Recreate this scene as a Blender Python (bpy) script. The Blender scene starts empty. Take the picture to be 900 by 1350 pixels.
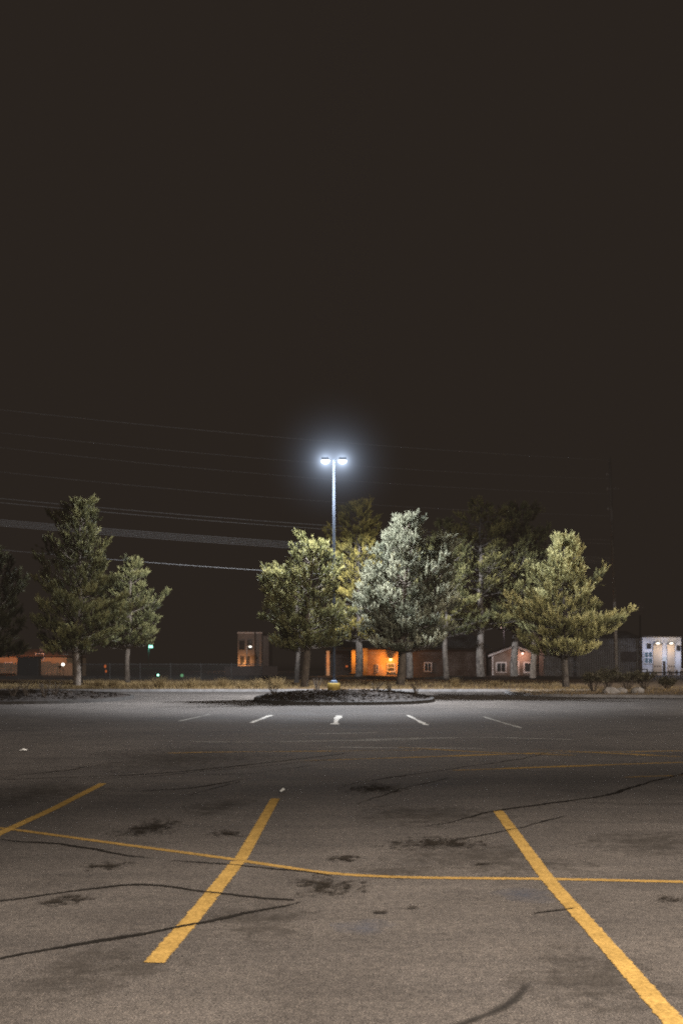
import bpy, bmesh, math, random
import numpy as np
from mathutils import Vector, Matrix

R = math.radians
scene = bpy.context.scene
col = scene.collection
F, EYE, HOR, MID = 1312.0, 1.7, 869.0, 450.0

def gp(x, y, z=0.0):
    """ground point that the photograph shows at pixel (x, y)"""
    d = (EYE - z) * F / (y - HOR)
    return Vector(((x - MID) * d / F, d, z))
def wp(x, y, d):
    return Vector(((x - MID) * d / F, d, EYE + (HOR - y) * d / F))
def px(x, d):
    return (x - MID) * d / F

# ------------------------------------------------------------------ materials
def new_mat(name):
    m = bpy.data.materials.new(name); m.use_nodes = True
    nt = m.node_tree; nt.nodes.clear()
    out = nt.nodes.new('ShaderNodeOutputMaterial')
    return m, nt, out
def N(nt, t, **kw):
    n = nt.nodes.new(t)
    for k, v in kw.items():
        if k in n.inputs.keys(): n.inputs[k].default_value = v
        else: setattr(n, k, v)
    return n
def noise(nt, vec, scale, detail=3, rough=0.55, dist=0.0):
    n = N(nt, 'ShaderNodeTexNoise'); n.inputs['Scale'].default_value = scale
    n.inputs['Detail'].default_value = detail; n.inputs['Roughness'].default_value = rough
    n.inputs['Distortion'].default_value = dist
    nt.links.new(vec, n.inputs['Vector']); return n.outputs['Fac']
def ramp(nt, fac, stops):
    r = N(nt, 'ShaderNodeValToRGB'); e = r.color_ramp.elements
    while len(e) < len(stops): e.new(0.5)
    for i, (p, c) in enumerate(stops):
        e[i].position = p; e[i].color = (*c, 1) if len(c) == 3 else c
    nt.links.new(fac, r.inputs['Fac']); return r.outputs['Color']
def maprange(nt, v, a, b, c=0.0, d=1.0, smooth=False):
    m = N(nt, 'ShaderNodeMapRange'); m.clamp = True
    if smooth: m.interpolation_type = 'SMOOTHSTEP'
    for i, q in ((1, a), (2, b), (3, c), (4, d)): m.inputs[i].default_value = q
    nt.links.new(v, m.inputs[0]); return m.outputs[0]
def math_(nt, op, a, b=None):
    m = N(nt, 'ShaderNodeMath', operation=op)
    for i, q in enumerate((a, b)):
        if q is None: continue
        if isinstance(q, (int, float)): m.inputs[i].default_value = q
        else: nt.links.new(q, m.inputs[i])
    return m.outputs[0]
def mixc(nt, fac, a, b, mode='MIX'):
    m = N(nt, 'ShaderNodeMix'); m.data_type = 'RGBA'; m.blend_type = mode
    for sock, q in ((m.inputs['Factor'], fac), (m.inputs[6], a), (m.inputs[7], b)):
        if isinstance(q, (int, float)): sock.default_value = q
        elif isinstance(q, tuple): sock.default_value = (*q, 1) if len(q) == 3 else q
        else: nt.links.new(q, sock)
    return m.outputs[2]
def objvec(nt): return N(nt, 'ShaderNodeTexCoord').outputs['Object']

def plain(name, c, rough=0.7, var=0.25, scale=3.0, metal=0.0, stretch=(1, 1, 1), spec=0.3, bump=0.0):
    m, nt, out = new_mat(name)
    v = objvec(nt)
    mp = N(nt, 'ShaderNodeMapping'); mp.inputs['Scale'].default_value = stretch
    nt.links.new(v, mp.inputs['Vector']); v = mp.outputs[0]
    f = noise(nt, v, scale, 5, 0.6)
    lo = tuple(x * (1 - var) for x in c); hi = tuple(min(1, x * (1 + var)) for x in c)
    cc = ramp(nt, f, [(0.3, lo), (0.7, hi)])
    b = N(nt, 'ShaderNodeBsdfPrincipled'); nt.links.new(cc, b.inputs['Base Color'])
    b.inputs['Roughness'].default_value = rough; b.inputs['Metallic'].default_value = metal
    b.inputs['Specular IOR Level'].default_value = spec
    if bump:
        bp = N(nt, 'ShaderNodeBump'); bp.inputs['Strength'].default_value = bump
        bp.inputs['Distance'].default_value = 0.03
        nt.links.new(noise(nt, v, scale * 6, 4), bp.inputs['Height']); nt.links.new(bp.outputs[0], b.inputs['Normal'])
    nt.links.new(b.outputs[0], out.inputs['Surface']); return m
def glow(name, c, s):
    m, nt, out = new_mat(name)
    e = N(nt, 'ShaderNodeEmission'); e.inputs['Color'].default_value = (*c, 1); e.inputs['Strength'].default_value = s
    nt.links.new(e.outputs[0], out.inputs['Surface'])
    m.cycles.emission_sampling = 'NONE'
    return m

def asphalt_mat():
    m, nt, out = new_mat('asphalt')
    v = objvec(nt)
    big = noise(nt, v, 0.16, 4, 0.6, 0.6)
    mid = noise(nt, v, 1.1, 6, 0.65, 0.4)
    mp = N(nt, 'ShaderNodeMapping'); mp.inputs['Rotation'].default_value = (0, 0, R(12)); mp.inputs['Scale'].default_value = (0.25, 2.2, 1)
    nt.links.new(v, mp.inputs['Vector'])
    streak = noise(nt, mp.outputs[0], 1.3, 6, 0.7)
    grit = noise(nt, v, 85.0, 4, 0.8)
    fine = noise(nt, v, 240.0, 2, 0.6)
    c = ramp(nt, mid, [(0.28, (0.052, 0.0455, 0.040)), (0.52, (0.066, 0.0582, 0.0515)), (0.75, (0.079, 0.0695, 0.062))])
    c = mixc(nt, 1.0, c, ramp(nt, streak, [(0.3, (0.80, 0.80, 0.81)), (0.7, (1.14, 1.13, 1.12))]), 'MULTIPLY')
    c = mixc(nt, 1.0, c, ramp(nt, big, [(0.35, (0.80, 0.80, 0.80)), (0.65, (1.15, 1.14, 1.12))]), 'MULTIPLY')
    c = mixc(nt, 1.0, c, ramp(nt, grit, [(0.38, (0.42, 0.42, 0.42)), (0.5, (0.95, 0.95, 0.95)), (0.61, (1.75, 1.7, 1.64))]), 'MULTIPLY')
    c = mixc(nt, 1.0, c, ramp(nt, fine, [(0.36, (0.5, 0.5, 0.5)), (0.64, (1.5, 1.5, 1.5))]), 'MULTIPLY')
    c = mixc(nt, 1.0, c, ramp(nt, noise(nt, v, 17.0, 6, 0.8), [(0.36, (0.70, 0.70, 0.70)), (0.5, (1.0, 1.0, 1.0)), (0.64, (1.32, 1.30, 1.27))]), 'MULTIPLY')
    b = N(nt, 'ShaderNodeBsdfPrincipled'); nt.links.new(c, b.inputs['Base Color'])
    nt.links.new(maprange(nt, mid, 0.3, 0.7, 0.88, 1.0), b.inputs['Roughness'])
    b.inputs['Specular IOR Level'].default_value = 0.07
    bp = N(nt, 'ShaderNodeBump'); bp.inputs['Strength'].default_value = 0.5; bp.inputs['Distance'].default_value = 0.006
    h = math_(nt, 'ADD', math_(nt, 'MULTIPLY', grit, 0.7), math_(nt, 'MULTIPLY', fine, 0.4))
    nt.links.new(h, bp.inputs['Height']); nt.links.new(bp.outputs[0], b.inputs['Normal'])
    nt.links.new(b.outputs[0], out.inputs['Surface']); return m

def overlay_mat(name, c, cover, rough=0.8, soft=0.35, nscale=9.0, contrast=0.25, spec=0.06, var=0.25, stretch=1.0, gain=1.0):
    """paint, tar or stain lying on the asphalt: ragged and worn through, UV.y runs -1..1 across, UV.x 0..1 fade along"""
    m, nt, out = new_mat(name)
    tc = N(nt, 'ShaderNodeTexCoord'); v = tc.outputs['Object']
    sep = N(nt, 'ShaderNodeSeparateXYZ'); nt.links.new(tc.outputs['UV'], sep.inputs[0])
    edge = math_(nt, 'SUBTRACT', 1.0, math_(nt, 'ABSOLUTE', sep.outputs['Y']))
    edge = math_(nt, 'MINIMUM', edge, sep.outputs['X'])
    e = maprange(nt, edge, 0.0, soft)
    mp = N(nt, 'ShaderNodeMapping'); mp.inputs['Scale'].default_value = (1, stretch, 1)
    nt.links.new(v, mp.inputs['Vector'])
    n1 = noise(nt, mp.outputs[0], nscale, 7, 0.72)
    n2 = noise(nt, v, 60, 3, 0.7)
    n = math_(nt, 'ADD', math_(nt, 'MULTIPLY', n1, 0.7), math_(nt, 'MULTIPLY', n2, 0.3))
    n = math_(nt, 'ADD', math_(nt, 'MULTIPLY', math_(nt, 'SUBTRACT', n, 0.5), gain), 0.5)
    th = maprange(nt, e, 0, 1, 0.80 if gain > 1 else 0.75, 0.5 - cover * 0.5)       # lower threshold = more cover
    a = math_(nt, 'SUBTRACT', n, th)
    a = maprange(nt, a, -contrast * 0.5, contrast * 0.5)
    alpha = math_(nt, 'MULTIPLY', a, min(1.0, cover * 1.7) if gain == 1 else (0.55 if 'old_' in name and 'paint' not in name else 0.9))
    cc = ramp(nt, noise(nt, v, 5, 5, 0.7), [(0.3, tuple(x * (1 - var) for x in c)), (0.7, tuple(min(1, x * (1 + var)) for x in c))])
    cc = mixc(nt, 1.0, cc, ramp(nt, noise(nt, v, 46, 3, .75), [(0.3, (0.62,) * 3), (0.7, (1.3,) * 3)]), 'MULTIPLY')
    b = N(nt, 'ShaderNodeBsdfPrincipled'); nt.links.new(cc, b.inputs['Base Color'])
    b.inputs['Roughness'].default_value = rough; b.inputs['Specular IOR Level'].default_value = spec
    t = N(nt, 'ShaderNodeBsdfTransparent'); mx = N(nt, 'ShaderNodeMixShader')
    nt.links.new(alpha, mx.inputs[0]); nt.links.new(t.outputs[0], mx.inputs[1]); nt.links.new(b.outputs[0], mx.inputs[2])
    nt.links.new(mx.outputs[0], out.inputs['Surface']); return m

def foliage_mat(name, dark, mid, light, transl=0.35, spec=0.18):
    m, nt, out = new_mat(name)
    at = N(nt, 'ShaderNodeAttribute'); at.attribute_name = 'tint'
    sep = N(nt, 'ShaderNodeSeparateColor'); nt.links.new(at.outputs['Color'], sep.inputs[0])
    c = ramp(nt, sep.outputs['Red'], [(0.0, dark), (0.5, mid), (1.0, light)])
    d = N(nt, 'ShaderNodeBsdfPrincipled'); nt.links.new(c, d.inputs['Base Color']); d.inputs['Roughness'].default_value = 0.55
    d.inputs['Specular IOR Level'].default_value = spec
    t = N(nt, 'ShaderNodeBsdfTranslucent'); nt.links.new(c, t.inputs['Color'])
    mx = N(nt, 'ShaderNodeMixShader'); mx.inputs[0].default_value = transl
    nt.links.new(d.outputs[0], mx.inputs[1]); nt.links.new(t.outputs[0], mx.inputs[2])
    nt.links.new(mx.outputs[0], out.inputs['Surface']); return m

def see_through(name, c, cover):
    m, nt, out = new_mat(name)
    v = objvec(nt)
    w = N(nt, 'ShaderNodeTexChecker'); w.inputs['Scale'].default_value = 9.0; nt.links.new(v, w.inputs['Vector'])
    d = N(nt, 'ShaderNodeBsdfPrincipled'); d.inputs['Base Color'].default_value = (*c, 1)
    t = N(nt, 'ShaderNodeBsdfTransparent'); mx = N(nt, 'ShaderNodeMixShader')
    nt.links.new(math_(nt, 'MULTIPLY', math_(nt, 'ADD', w.outputs['Fac'], 0.35), cover), mx.inputs[0])
    nt.links.new(t.outputs[0], mx.inputs[1]); nt.links.new(d.outputs[0], mx.inputs[2])
    nt.links.new(mx.outputs[0], out.inputs['Surface']); return m

def brick_mat(name, c, mortar, scale=1.0):
    m, nt, out = new_mat(name)
    v = objvec(nt); mp = N(nt, 'ShaderNodeMapping'); mp.inputs['Rotation'].default_value = (R(90), 0, 0)
    nt.links.new(v, mp.inputs['Vector'])
    b = N(nt, 'ShaderNodeTexBrick'); b.inputs['Scale'].default_value = scale
    b.inputs['Color1'].default_value = (*c, 1); b.inputs['Color2'].default_value = (*[x * 0.7 for x in c], 1)
    b.inputs['Mortar'].default_value = (*mortar, 1); b.inputs['Mortar Size'].default_value = 0.05
    nt.links.new(mp.outputs[0], b.inputs['Vector'])
    p = N(nt, 'ShaderNodeBsdfPrincipled'); p.inputs['Roughness'].default_value = 0.9
    nt.links.new(b.outputs['Color'], p.inputs['Base Color']); nt.links.new(p.outputs[0], out.inputs['Surface']); return m

M = dict(
    asphalt=asphalt_mat(),
    ground=plain('dark_earth', (0.035, 0.03, 0.024), 0.95, 0.4, 0.8),
    verge=plain('dry_turf', (0.13, 0.080, 0.038), 0.95, 0.45, 2.2, bump=0.6),
    mulch=plain('bark_mulch', (0.020, 0.014, 0.010), 0.95, 0.6, 9, bump=1.0),
    soil=plain('pale_soil', (0.16, 0.12, 0.08), 0.95, 0.5, 3.5, bump=0.8),
    kerb=plain('kerb_concrete', (0.155, 0.146, 0.14), 0.9, 0.3, 2.5),
    kerb_dark=plain('dark_kerb_concrete', (0.026, 0.023, 0.020), 0.9, 0.4, 3.5),  # darker tone for the island kerbs and cabinet plinth
    yellow=overlay_mat('yellow_paint', (0.285, 0.176, 0.052), 0.62, 0.9, 0.35, 20, 0.2, 0.0, gain=2.0),
    yellow_thin=overlay_mat('old_yellow_paint', (0.255, 0.155, 0.046), 0.60, 0.9, 0.45, 20, 0.2, 0.0, gain=2.0),
    yellow_faint=overlay_mat('faded_yellow_paint', (0.25, 0.155, 0.055), 0.40, 0.8, 0.4, 14, 0.3),
    white=overlay_mat('white_paint', (0.55, 0.52, 0.46), 0.72, 0.8, 0.25, 10, 0.25),
    white_faint=overlay_mat('faded_white_paint', (0.42, 0.40, 0.35), 0.36, 0.8, 0.4, 12, 0.3),
    tar=overlay_mat('tar', (0.013, 0.0115, 0.010), 0.62, 0.95, 0.7, 22, 0.20, 0.0, gain=2.2),
    scuff=overlay_mat('rubber_mark', (0.018, 0.016, 0.014), 0.45, 0.8, 0.9, 6, 0.55),
    stain=overlay_mat('oil_stain', (0.020, 0.0165, 0.013), 0.30, 0.95, 1.0, 9.0, 0.22, 0.0, stretch=1.4, gain=3.2),
    stain_soft=overlay_mat('old_stain', (0.036, 0.031, 0.026), 0.22, 0.95, 1.0, 5.0, 0.6, 0.0, stretch=1.3, gain=2.6),
    blue=overlay_mat('blue_chalk', (0.055, 0.07, 0.105), 0.20, 0.9, 1.0, 5, 0.7, 0.0),
    bark=plain('bark', (0.075, 0.058, 0.043), 0.95, 0.5, 9, stretch=(1, 1, 0.35), bump=1.2),
    bark_pale=plain('pale_bark', (0.066, 0.055, 0.045), 0.95, 0.75, 7, stretch=(1, 1, 0.45), bump=1.5),
    pine=foliage_mat('pine_needles', (0.017, 0.018, 0.008), (0.086, 0.084, 0.033), (0.22, 0.197, 0.080)),
    pine_gold=foliage_mat('golden_pine_needles', (0.026, 0.026, 0.010), (0.115, 0.102, 0.036), (0.29, 0.24, 0.08)),
    pine_amber=foliage_mat('amber_pine_needles', (0.035, 0.032, 0.012), (0.205, 0.170, 0.048), (0.45, 0.355, 0.10)),
    pine_shaded=foliage_mat('shaded_pine_needles', (0.006, 0.007, 0.003), (0.026, 0.027, 0.012), (0.07, 0.065, 0.03)),  # needle colour darkened to stand in for shade from the neighbouring pine
    pine_bright=foliage_mat('bright_pine_needles', (0.05, 0.05, 0.022), (0.28, 0.265, 0.115), (0.58, 0.53, 0.25)),
    pine_blue=foliage_mat('silver_pine_needles', (0.024, 0.028, 0.016), (0.140, 0.142, 0.096), (0.40, 0.39, 0.27)),
    straw=foliage_mat('dry_grass', (0.09, 0.06, 0.026), (0.20, 0.135, 0.058), (0.32, 0.225, 0.10), 0.25),
    twig=plain('twig', (0.06, 0.046, 0.034), 0.9, 0.4, 8),
    leaf=foliage_mat('shrub_leaf', (0.02, 0.02, 0.012), (0.055, 0.05, 0.028), (0.11, 0.09, 0.05), 0.25),
    litter_leaf=foliage_mat('leaf_litter', (0.005, 0.004, 0.003), (0.011, 0.008, 0.006), (0.028, 0.020, 0.013), 0.1, 0.0),
    steel=plain('galvanised_steel', (0.048, 0.059, 0.078), 0.8, 0.12, 4, 0.2, spec=0.3),
    fence_metal=plain('fence_metal', (0.04, 0.038, 0.034), 0.7, 0.2, 5),
    fixture=plain('fixture_paint', (0.035, 0.036, 0.038), 0.5, 0.15, 5),
    base_yellow=plain('base_paint', (0.19, 0.125, 0.018), 0.75, 0.25, 5, bump=0.3),
    base_blue=plain('base_plate_paint', (0.14, 0.19, 0.27), 0.6, 0.2, 5),
    led=glow('led_lens', (0.86, 0.93, 1.0), 60.0),
    pole_wood=plain('pole_wood', (0.26, 0.23, 0.20), 0.95, 0.35, 6, stretch=(1, 1, 0.2)),
    porcelain=plain('porcelain', (0.5, 0.48, 0.44), 0.35, 0.1, 5),
    wire_dark=plain('dark_wire', (0.40, 0.39, 0.38), 0.7, 0.05, 1),
    wire=plain('wire_metal', (0.52, 0.51, 0.50), 0.6, 0.05, 1, 0.0),
    stucco=plain('ochre_stucco', (0.36, 0.22, 0.11), 0.95, 0.25, 1.2, bump=0.3),
    board=plain('fence_board', (0.24, 0.14, 0.08), 0.9, 0.5, 4, stretch=(3, 3, 0.3)),
    roof=plain('roof_shingle', (0.055, 0.048, 0.042), 0.95, 0.35, 5, bump=0.5),
    roof_red=plain('brown_roof', (0.25, 0.13, 0.07), 0.95, 0.3, 5, bump=0.5),
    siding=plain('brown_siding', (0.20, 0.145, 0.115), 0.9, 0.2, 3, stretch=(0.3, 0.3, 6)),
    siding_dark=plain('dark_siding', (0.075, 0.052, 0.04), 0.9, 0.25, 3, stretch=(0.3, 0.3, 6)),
    trim=plain('white_trim', (0.62, 0.54, 0.50), 0.7, 0.12, 4),
    glass=plain('window_glass', (0.025, 0.026, 0.028), 0.12, 0.3, 1, spec=0.6),
    dark_wood=plain('dark_wood', (0.045, 0.036, 0.03), 0.9, 0.4, 5),
    door=plain('door_paint', (0.45, 0.27, 0.11), 0.7, 0.2, 4),
    brick=brick_mat('pale_brick', (0.27, 0.225, 0.20), (0.15, 0.13, 0.12), 1.6),
    ribbed=plain('ribbed_metal', (0.125, 0.115, 0.11), 0.65, 0.2, 1.5, 0.1, stretch=(1, 1, 0.3)),
    white_wall=plain('white_render', (0.60, 0.61, 0.66), 0.85, 0.1, 1.5),
    tan_panel=plain('tan_panel', (0.40, 0.32, 0.24), 0.8, 0.15, 2),
    black_rail=plain('black_rail', (0.022, 0.02, 0.018), 0.6, 0.3, 5),
    box_green=plain('utility_green', (0.006, 0.006, 0.005), 0.7, 0.25, 3),
    rock=plain('rock', (0.22, 0.20, 0.18), 0.95, 0.35, 4, bump=0.6),
    litter=plain('litter', (0.55, 0.54, 0.50), 0.8, 0.15, 20),
    chain=see_through('chain_link', (0.035, 0.033, 0.03), 0.16),
    bulb_warm=glow('warm_bulb', (1.0, 0.62, 0.20), 22.0),
    bulb_white=glow('white_bulb', (1.0, 0.93, 0.80), 9.0),
    bulb_pink=glow('pink_bulb', (1.0, 0.66, 0.55), 7.0),
    bulb_green=glow('green_bulb', (0.35, 1.0, 0.72), 16.0),
    bulb_dimgreen=glow('dim_green_bulb', (0.35, 0.95, 0.45), 0.7),
    bulb_red=glow('red_reflector', (1.0, 0.22, 0.05), 0.9),
    sign_lit=glow('lit_blue_window', (0.42, 0.62, 0.85), 0.34),
    strip_lit=glow('white_strip', (0.80, 0.86, 1.0), 1.3),
)

# ------------------------------------------------------------------ mesh helpers
class MB:
    def __init__(s): s.v, s.f, s.uv = [], [], []
    def quad(s, a, b, c, d):
        n = len(s.v); s.v += [tuple(a), tuple(b), tuple(c), tuple(d)]; s.f.append((n, n + 1, n + 2, n + 3))
    def box(s, x0, x1, y0, y1, z0, z1, tilt=0.0):
        n = len(s.v)
        s.v += [(x0, y0, z0), (x1, y0, z0), (x1, y1, z0), (x0, y1, z0), (x0 + tilt, y0 + tilt, z1), (x1 - tilt, y0 + tilt, z1), (x1 - tilt, y1 - tilt, z1), (x0 + tilt, y1 - tilt, z1)]
        for q in ((0, 3, 2, 1), (4, 5, 6, 7), (0, 1, 5, 4), (1, 2, 6, 5), (2, 3, 7, 6), (3, 0, 4, 7)):
            s.f.append(tuple(n + i for i in q))
    def tube(s, pts, rads, k=6, cap=True):
        pts = [Vector(p) for p in pts]; rings = []
        for i, p in enumerate(pts):
            d = (pts[min(i + 1, len(pts) - 1)] - pts[max(i - 1, 0)])
            d = d.normalized() if d.length > 1e-9 else Vector((0, 0, 1))
            a = d.cross(Vector((0.31, 0.95, 0.02)));  a = a if a.length > 0.05 else d.cross(Vector((1, 0, 0)))
            a.normalize(); b = d.cross(a)
            n = len(s.v); r = rads[i] if hasattr(rads, '__len__') else rads
            for j in range(k):
                t = 2 * math.pi * j / k
                s.v.append(tuple(p + a * (r * math.cos(t)) + b * (r * math.sin(t))))
            rings.append(n)
        for i in range(len(rings) - 1):
            for j in range(k):
                q = (j + 1) % k
                s.f.append((rings[i] + j, rings[i] + q, rings[i + 1] + q, rings[i + 1] + j))
        if cap:
            s.f.append(tuple(rings[0] + j for j in reversed(range(k)))); s.f.append(tuple(rings[-1] + j for j in range(k)))
    def lathe(s, prof, k=20, c=(0, 0)):
        rings = []
        for r, z in prof:
            rings.append(len(s.v))
            for j in range(k):
                t = 2 * math.pi * j / k; s.v.append((c[0] + r * math.cos(t), c[1] + r * math.sin(t), z))
        for i in range(len(rings) - 1):
            for j in range(k):
                q = (j + 1) % k; s.f.append((rings[i] + j, rings[i] + q, rings[i + 1] + q, rings[i + 1] + j))
        s.f.append(tuple(rings[0] + j for j in reversed(range(k)))); s.f.append(tuple(rings[-1] + j for j in range(k)))
    def ball(s, c, r, sx=1, sy=1, sz=1, jit=0, rng=None, sub=2):
        bm = bmesh.new(); bmesh.ops.create_icosphere(bm, subdivisions=sub, radius=1)
        n = len(s.v)
        for v in bm.verts:
            q = 1 + (rng.uniform(-jit, jit) if rng else 0)
            s.v.append((c[0] + v.co.x * r * sx * q, c[1] + v.co.y * r * sy * q, c[2] + v.co.z * r * sz * q))
        for f in bm.faces: s.f.append(tuple(n + v.index for v in f.verts))
        bm.free()
    def build(s, name, m, parent=None, smooth=False, bevel=0.0):
        me = bpy.data.meshes.new(name); me.from_pydata(s.v, [], s.f); me.update()
        if s.uv:
            uv = me.uv_layers.new(name='UVMap')
            for lp in me.loops: uv.data[lp.index].uv = s.uv[lp.vertex_index]
        me.materials.append(m)
        if smooth: me.polygons.foreach_set('use_smooth', [True] * len(me.polygons))
        o = bpy.data.objects.new(name, me); col.objects.link(o)
        if parent is not None: o.parent = parent
        if bevel:
            b = o.modifiers.new('bevel', 'BEVEL'); b.width = bevel; b.segments = 2; b.limit_method = 'ANGLE'
        return o
def box(name, m, parent, *a, bevel=0.0):
    b = MB(); b.box(*a); return b.build(name, m, parent, bevel=bevel)
def tag(o, label, cat, group=None, kind=None):
    if label: o['label'] = label
    if cat: o['category'] = cat
    if group: o['group'] = group
    if kind: o['kind'] = kind
    return o
def empty(name, loc, label, cat, group=None, rz=0.0):
    o = bpy.data.objects.new(name, None); col.objects.link(o); o.empty_display_size = 0.3
    o.location = loc; o.rotation_euler = (0, 0, rz); return tag(o, label, cat, group)
def struct(o): o['kind'] = 'structure'; return o
def dup(root, loc, label, rz=None, sc=None):
    r = root.copy(); col.objects.link(r); r.location = loc; r['label'] = label
    if rz is not None: r.rotation_euler = (0, 0, rz)
    if sc is not None: r.scale = sc
    def kids(src, dst):
        for ch in list(src.children):
            c = ch.copy(); col.objects.link(c); c.parent = dst
            if c.type == 'LIGHT': c.data = ch.data.copy()
            kids(ch, c)
    kids(root, r)
    return r
def tri_mesh(name, P, tint, m, parent=None):
    """P: (n,3,3) triangles, tint: (n,) 0..1"""
    n = len(P); me = bpy.data.meshes.new(name)
    me.vertices.add(3 * n); me.vertices.foreach_set('co', P.reshape(-1).astype(np.float32))
    me.loops.add(3 * n); me.loops.foreach_set('vertex_index', np.arange(3 * n, dtype=np.int32))
    me.polygons.add(n); me.polygons.foreach_set('loop_start', np.arange(0, 3 * n, 3, dtype=np.int32))
    a = me.attributes.new('tint', 'FLOAT_COLOR', 'POINT')
    c = np.ones((3 * n, 4), np.float32); c[:, :3] = np.repeat(tint, 3)[:, None]
    a.data.foreach_set('color', c.reshape(-1))
    me.materials.append(m); me.update(calc_edges=True); me.validate()
    o = bpy.data.objects.new(name, me); col.objects.link(o)
    if parent is not None: o.parent = parent
    return o

# ------------------------------------------------------------------ camera
cam = bpy.data.cameras.new('camera'); co = bpy.data.objects.new('camera', cam); col.objects.link(co)
co.location = (0, 0, EYE); co.rotation_euler = (R(90), 0, 0)
cam.lens = F / 1350 * 36; cam.sensor_width = 36; cam.shift_y = (HOR - 675) / 1350
cam.clip_start = 0.1; cam.clip_end = 3000
scene.camera = co
scene.view_settings.view_transform = 'Standard'; scene.view_settings.look = 'None'; scene.view_settings.exposure = 0

# ------------------------------------------------------------------ night air
w = bpy.data.worlds.new('World'); scene.world = w; w.use_nodes = True
nt = w.node_tree; bg = nt.nodes['Background']
SKY = (0.0222, 0.0168, 0.0132)
bg.inputs['Color'].default_value = (*SKY, 1); bg.inputs['Strength'].default_value = 1.0
AIR_GLOW = 0.0095  # air volume given its own glow to lift dark tones with distance
va = nt.nodes.new('ShaderNodeVolumeAbsorption'); va.inputs['Color'].default_value = (0, 0, 0, 1); va.inputs['Density'].default_value = AIR_GLOW
ve = nt.nodes.new('ShaderNodeEmission')
ve.inputs['Color'].default_value = (*SKY, 1); ve.inputs['Strength'].default_value = AIR_GLOW
a2 = nt.nodes.new('ShaderNodeAddShader')
nt.links.new(va.outputs[0], a2.inputs[0]); nt.links.new(ve.outputs[0], a2.inputs[1])
nt.links.new(a2.outputs[0], nt.nodes['World Output'].inputs['Volume'])
scene.cycles.sample_clamp_indirect = 0.5; scene.cycles.sample_clamp_direct = 3.0
scene.cycles.use_adaptive_sampling = False
scene.cycles.volume_step_rate = 0.25
scene.cycles.volume_bounces = 0
scene.cycles.max_bounces = 6; scene.cycles.diffuse_bounces = 2; scene.cycles.glossy_bounces = 2
scene.cycles.transparent_max_bounces = 16
scene.cycles.use_denoising = False
scene.cycles.filter_width = 2.0

def lot_light(name, energy, c, parent, loc, spill=0.0):
    """area-lantern distribution: little straight down, most at 60-70 degrees, a trace upward"""
    l = bpy.data.lights.new(name, 'POINT'); l.energy = energy; l.color = c; l.shadow_soft_size = 0.16
    l.use_nodes = True; t = l.node_tree
    em = t.nodes['Emission']
    tc = t.nodes.new('ShaderNodeTexCoord'); sp = t.nodes.new('ShaderNodeSeparateXYZ')
    t.links.new(tc.outputs['Normal'], sp.inputs[0])
    down = maprange(t, sp.outputs['Z'], 1.0, -1.0)            # 0 = up, 1 = straight down
    base = ramp(t, down, [(0.0, (0.04,) * 3), (0.46, (0.07,) * 3), (0.50, (0.13,) * 3), (0.57, (0.13,) * 3), (0.655, (0.07,) * 3), (0.70, (0.12,) * 3), (0.755, (0.20,) * 3), (0.82, (0.78,) * 3), (0.93, (0.65,) * 3), (1.0, (0.45,) * 3)])
    lobe = ramp(t, down, [(0.0, (0,) * 3), (0.54, (0,) * 3), (0.57, (0.66,) * 3), (0.68, (0.56,) * 3), (0.76, (0,) * 3), (1.0, (0,) * 3)])
    away = maprange(t, sp.outputs['Y'], -0.5, 0.05, 0.0, 1.3, True)      # the heads throw farther towards the back of the lot
    away = math_(t, 'ADD', away, maprange(t, sp.outputs['Y'], 0.2, 0.8, 0.0, 1.6, True))
    lb = math_(t, 'MULTIPLY', lobe, away)
    t.links.new(math_(t, 'ADD', base, lb), em.inputs['Strength'])
    l.volume_factor = 1.0
    o = bpy.data.objects.new(name, l); col.objects.link(o); o.parent = parent; o.location = loc
    if spill:
        g_ = small_light('lens_light', energy * spill, c, parent, (loc[0], loc[1], loc[2] + 0.02), 0.2)
    return o
def small_light(name, energy, c, parent, loc, size=0.08):
    l = bpy.data.lights.new(name, 'POINT'); l.energy = energy; l.color = c; l.shadow_soft_size = size
    o = bpy.data.objects.new(name, l); col.objects.link(o); o.parent = parent; o.location = loc; return o

# ------------------------------------------------------------------ ground, lot and verge
rng = random.Random(4)
g = MB(); g.quad((-1500, -400, -0.03), (1500, -400, -0.03), (1500, 2500, -0.03), (-1500, 2500, -0.03))
struct(g.build('ground', M['ground']))
KERB_Y = 52.0
b = MB()
nx, ny = 60, 40
for i in range(nx + 1):
    for j in range(ny + 1):
        x = -70 + 140 * i / nx; y = -30 + (KERB_Y + 30) * j / ny
        b.v.append((x, y, 0.0))
for i in range(nx):
    for j in range(ny):
        n = i * (ny + 1) + j; b.f.append((n, n + ny + 1, n + ny + 2, n + 1))
lot = struct(b.build('parking_lot', M['asphalt']))

kb = MB(); kb.box(-70, 70, KERB_Y, KERB_Y + 0.16, -0.1, 0.13)
struct(kb.build('kerb', M['kerb'], bevel=0.02))
vg = MB(); nx, ny = 140, 22
vr = random.Random(9)
for i in range(nx + 1):
    for j in range(ny + 1):
        x = -70 + 140 * i / nx; y = KERB_Y + 0.16 + 24 * (j / ny) ** 1.5
        z = 0.11 + (vr.uniform(0, 0.05) if j else 0.0)
        vg.v.append((x, y, z))
for i in range(nx):
    for j in range(ny):
        n = i * (ny + 1) + j; vg.f.append((n, n + ny + 1, n + ny + 2, n + 1))
struct(vg.build('verge', M['verge'], smooth=True))
fr = MB(); fr.quad((-300, KERB_Y + 24.1, 0.06), (300, KERB_Y + 24.1, 0.06), (300, 400, 0.06), (-300, 400, 0.06))
struct(fr.build('field', M['ground']))

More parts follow.
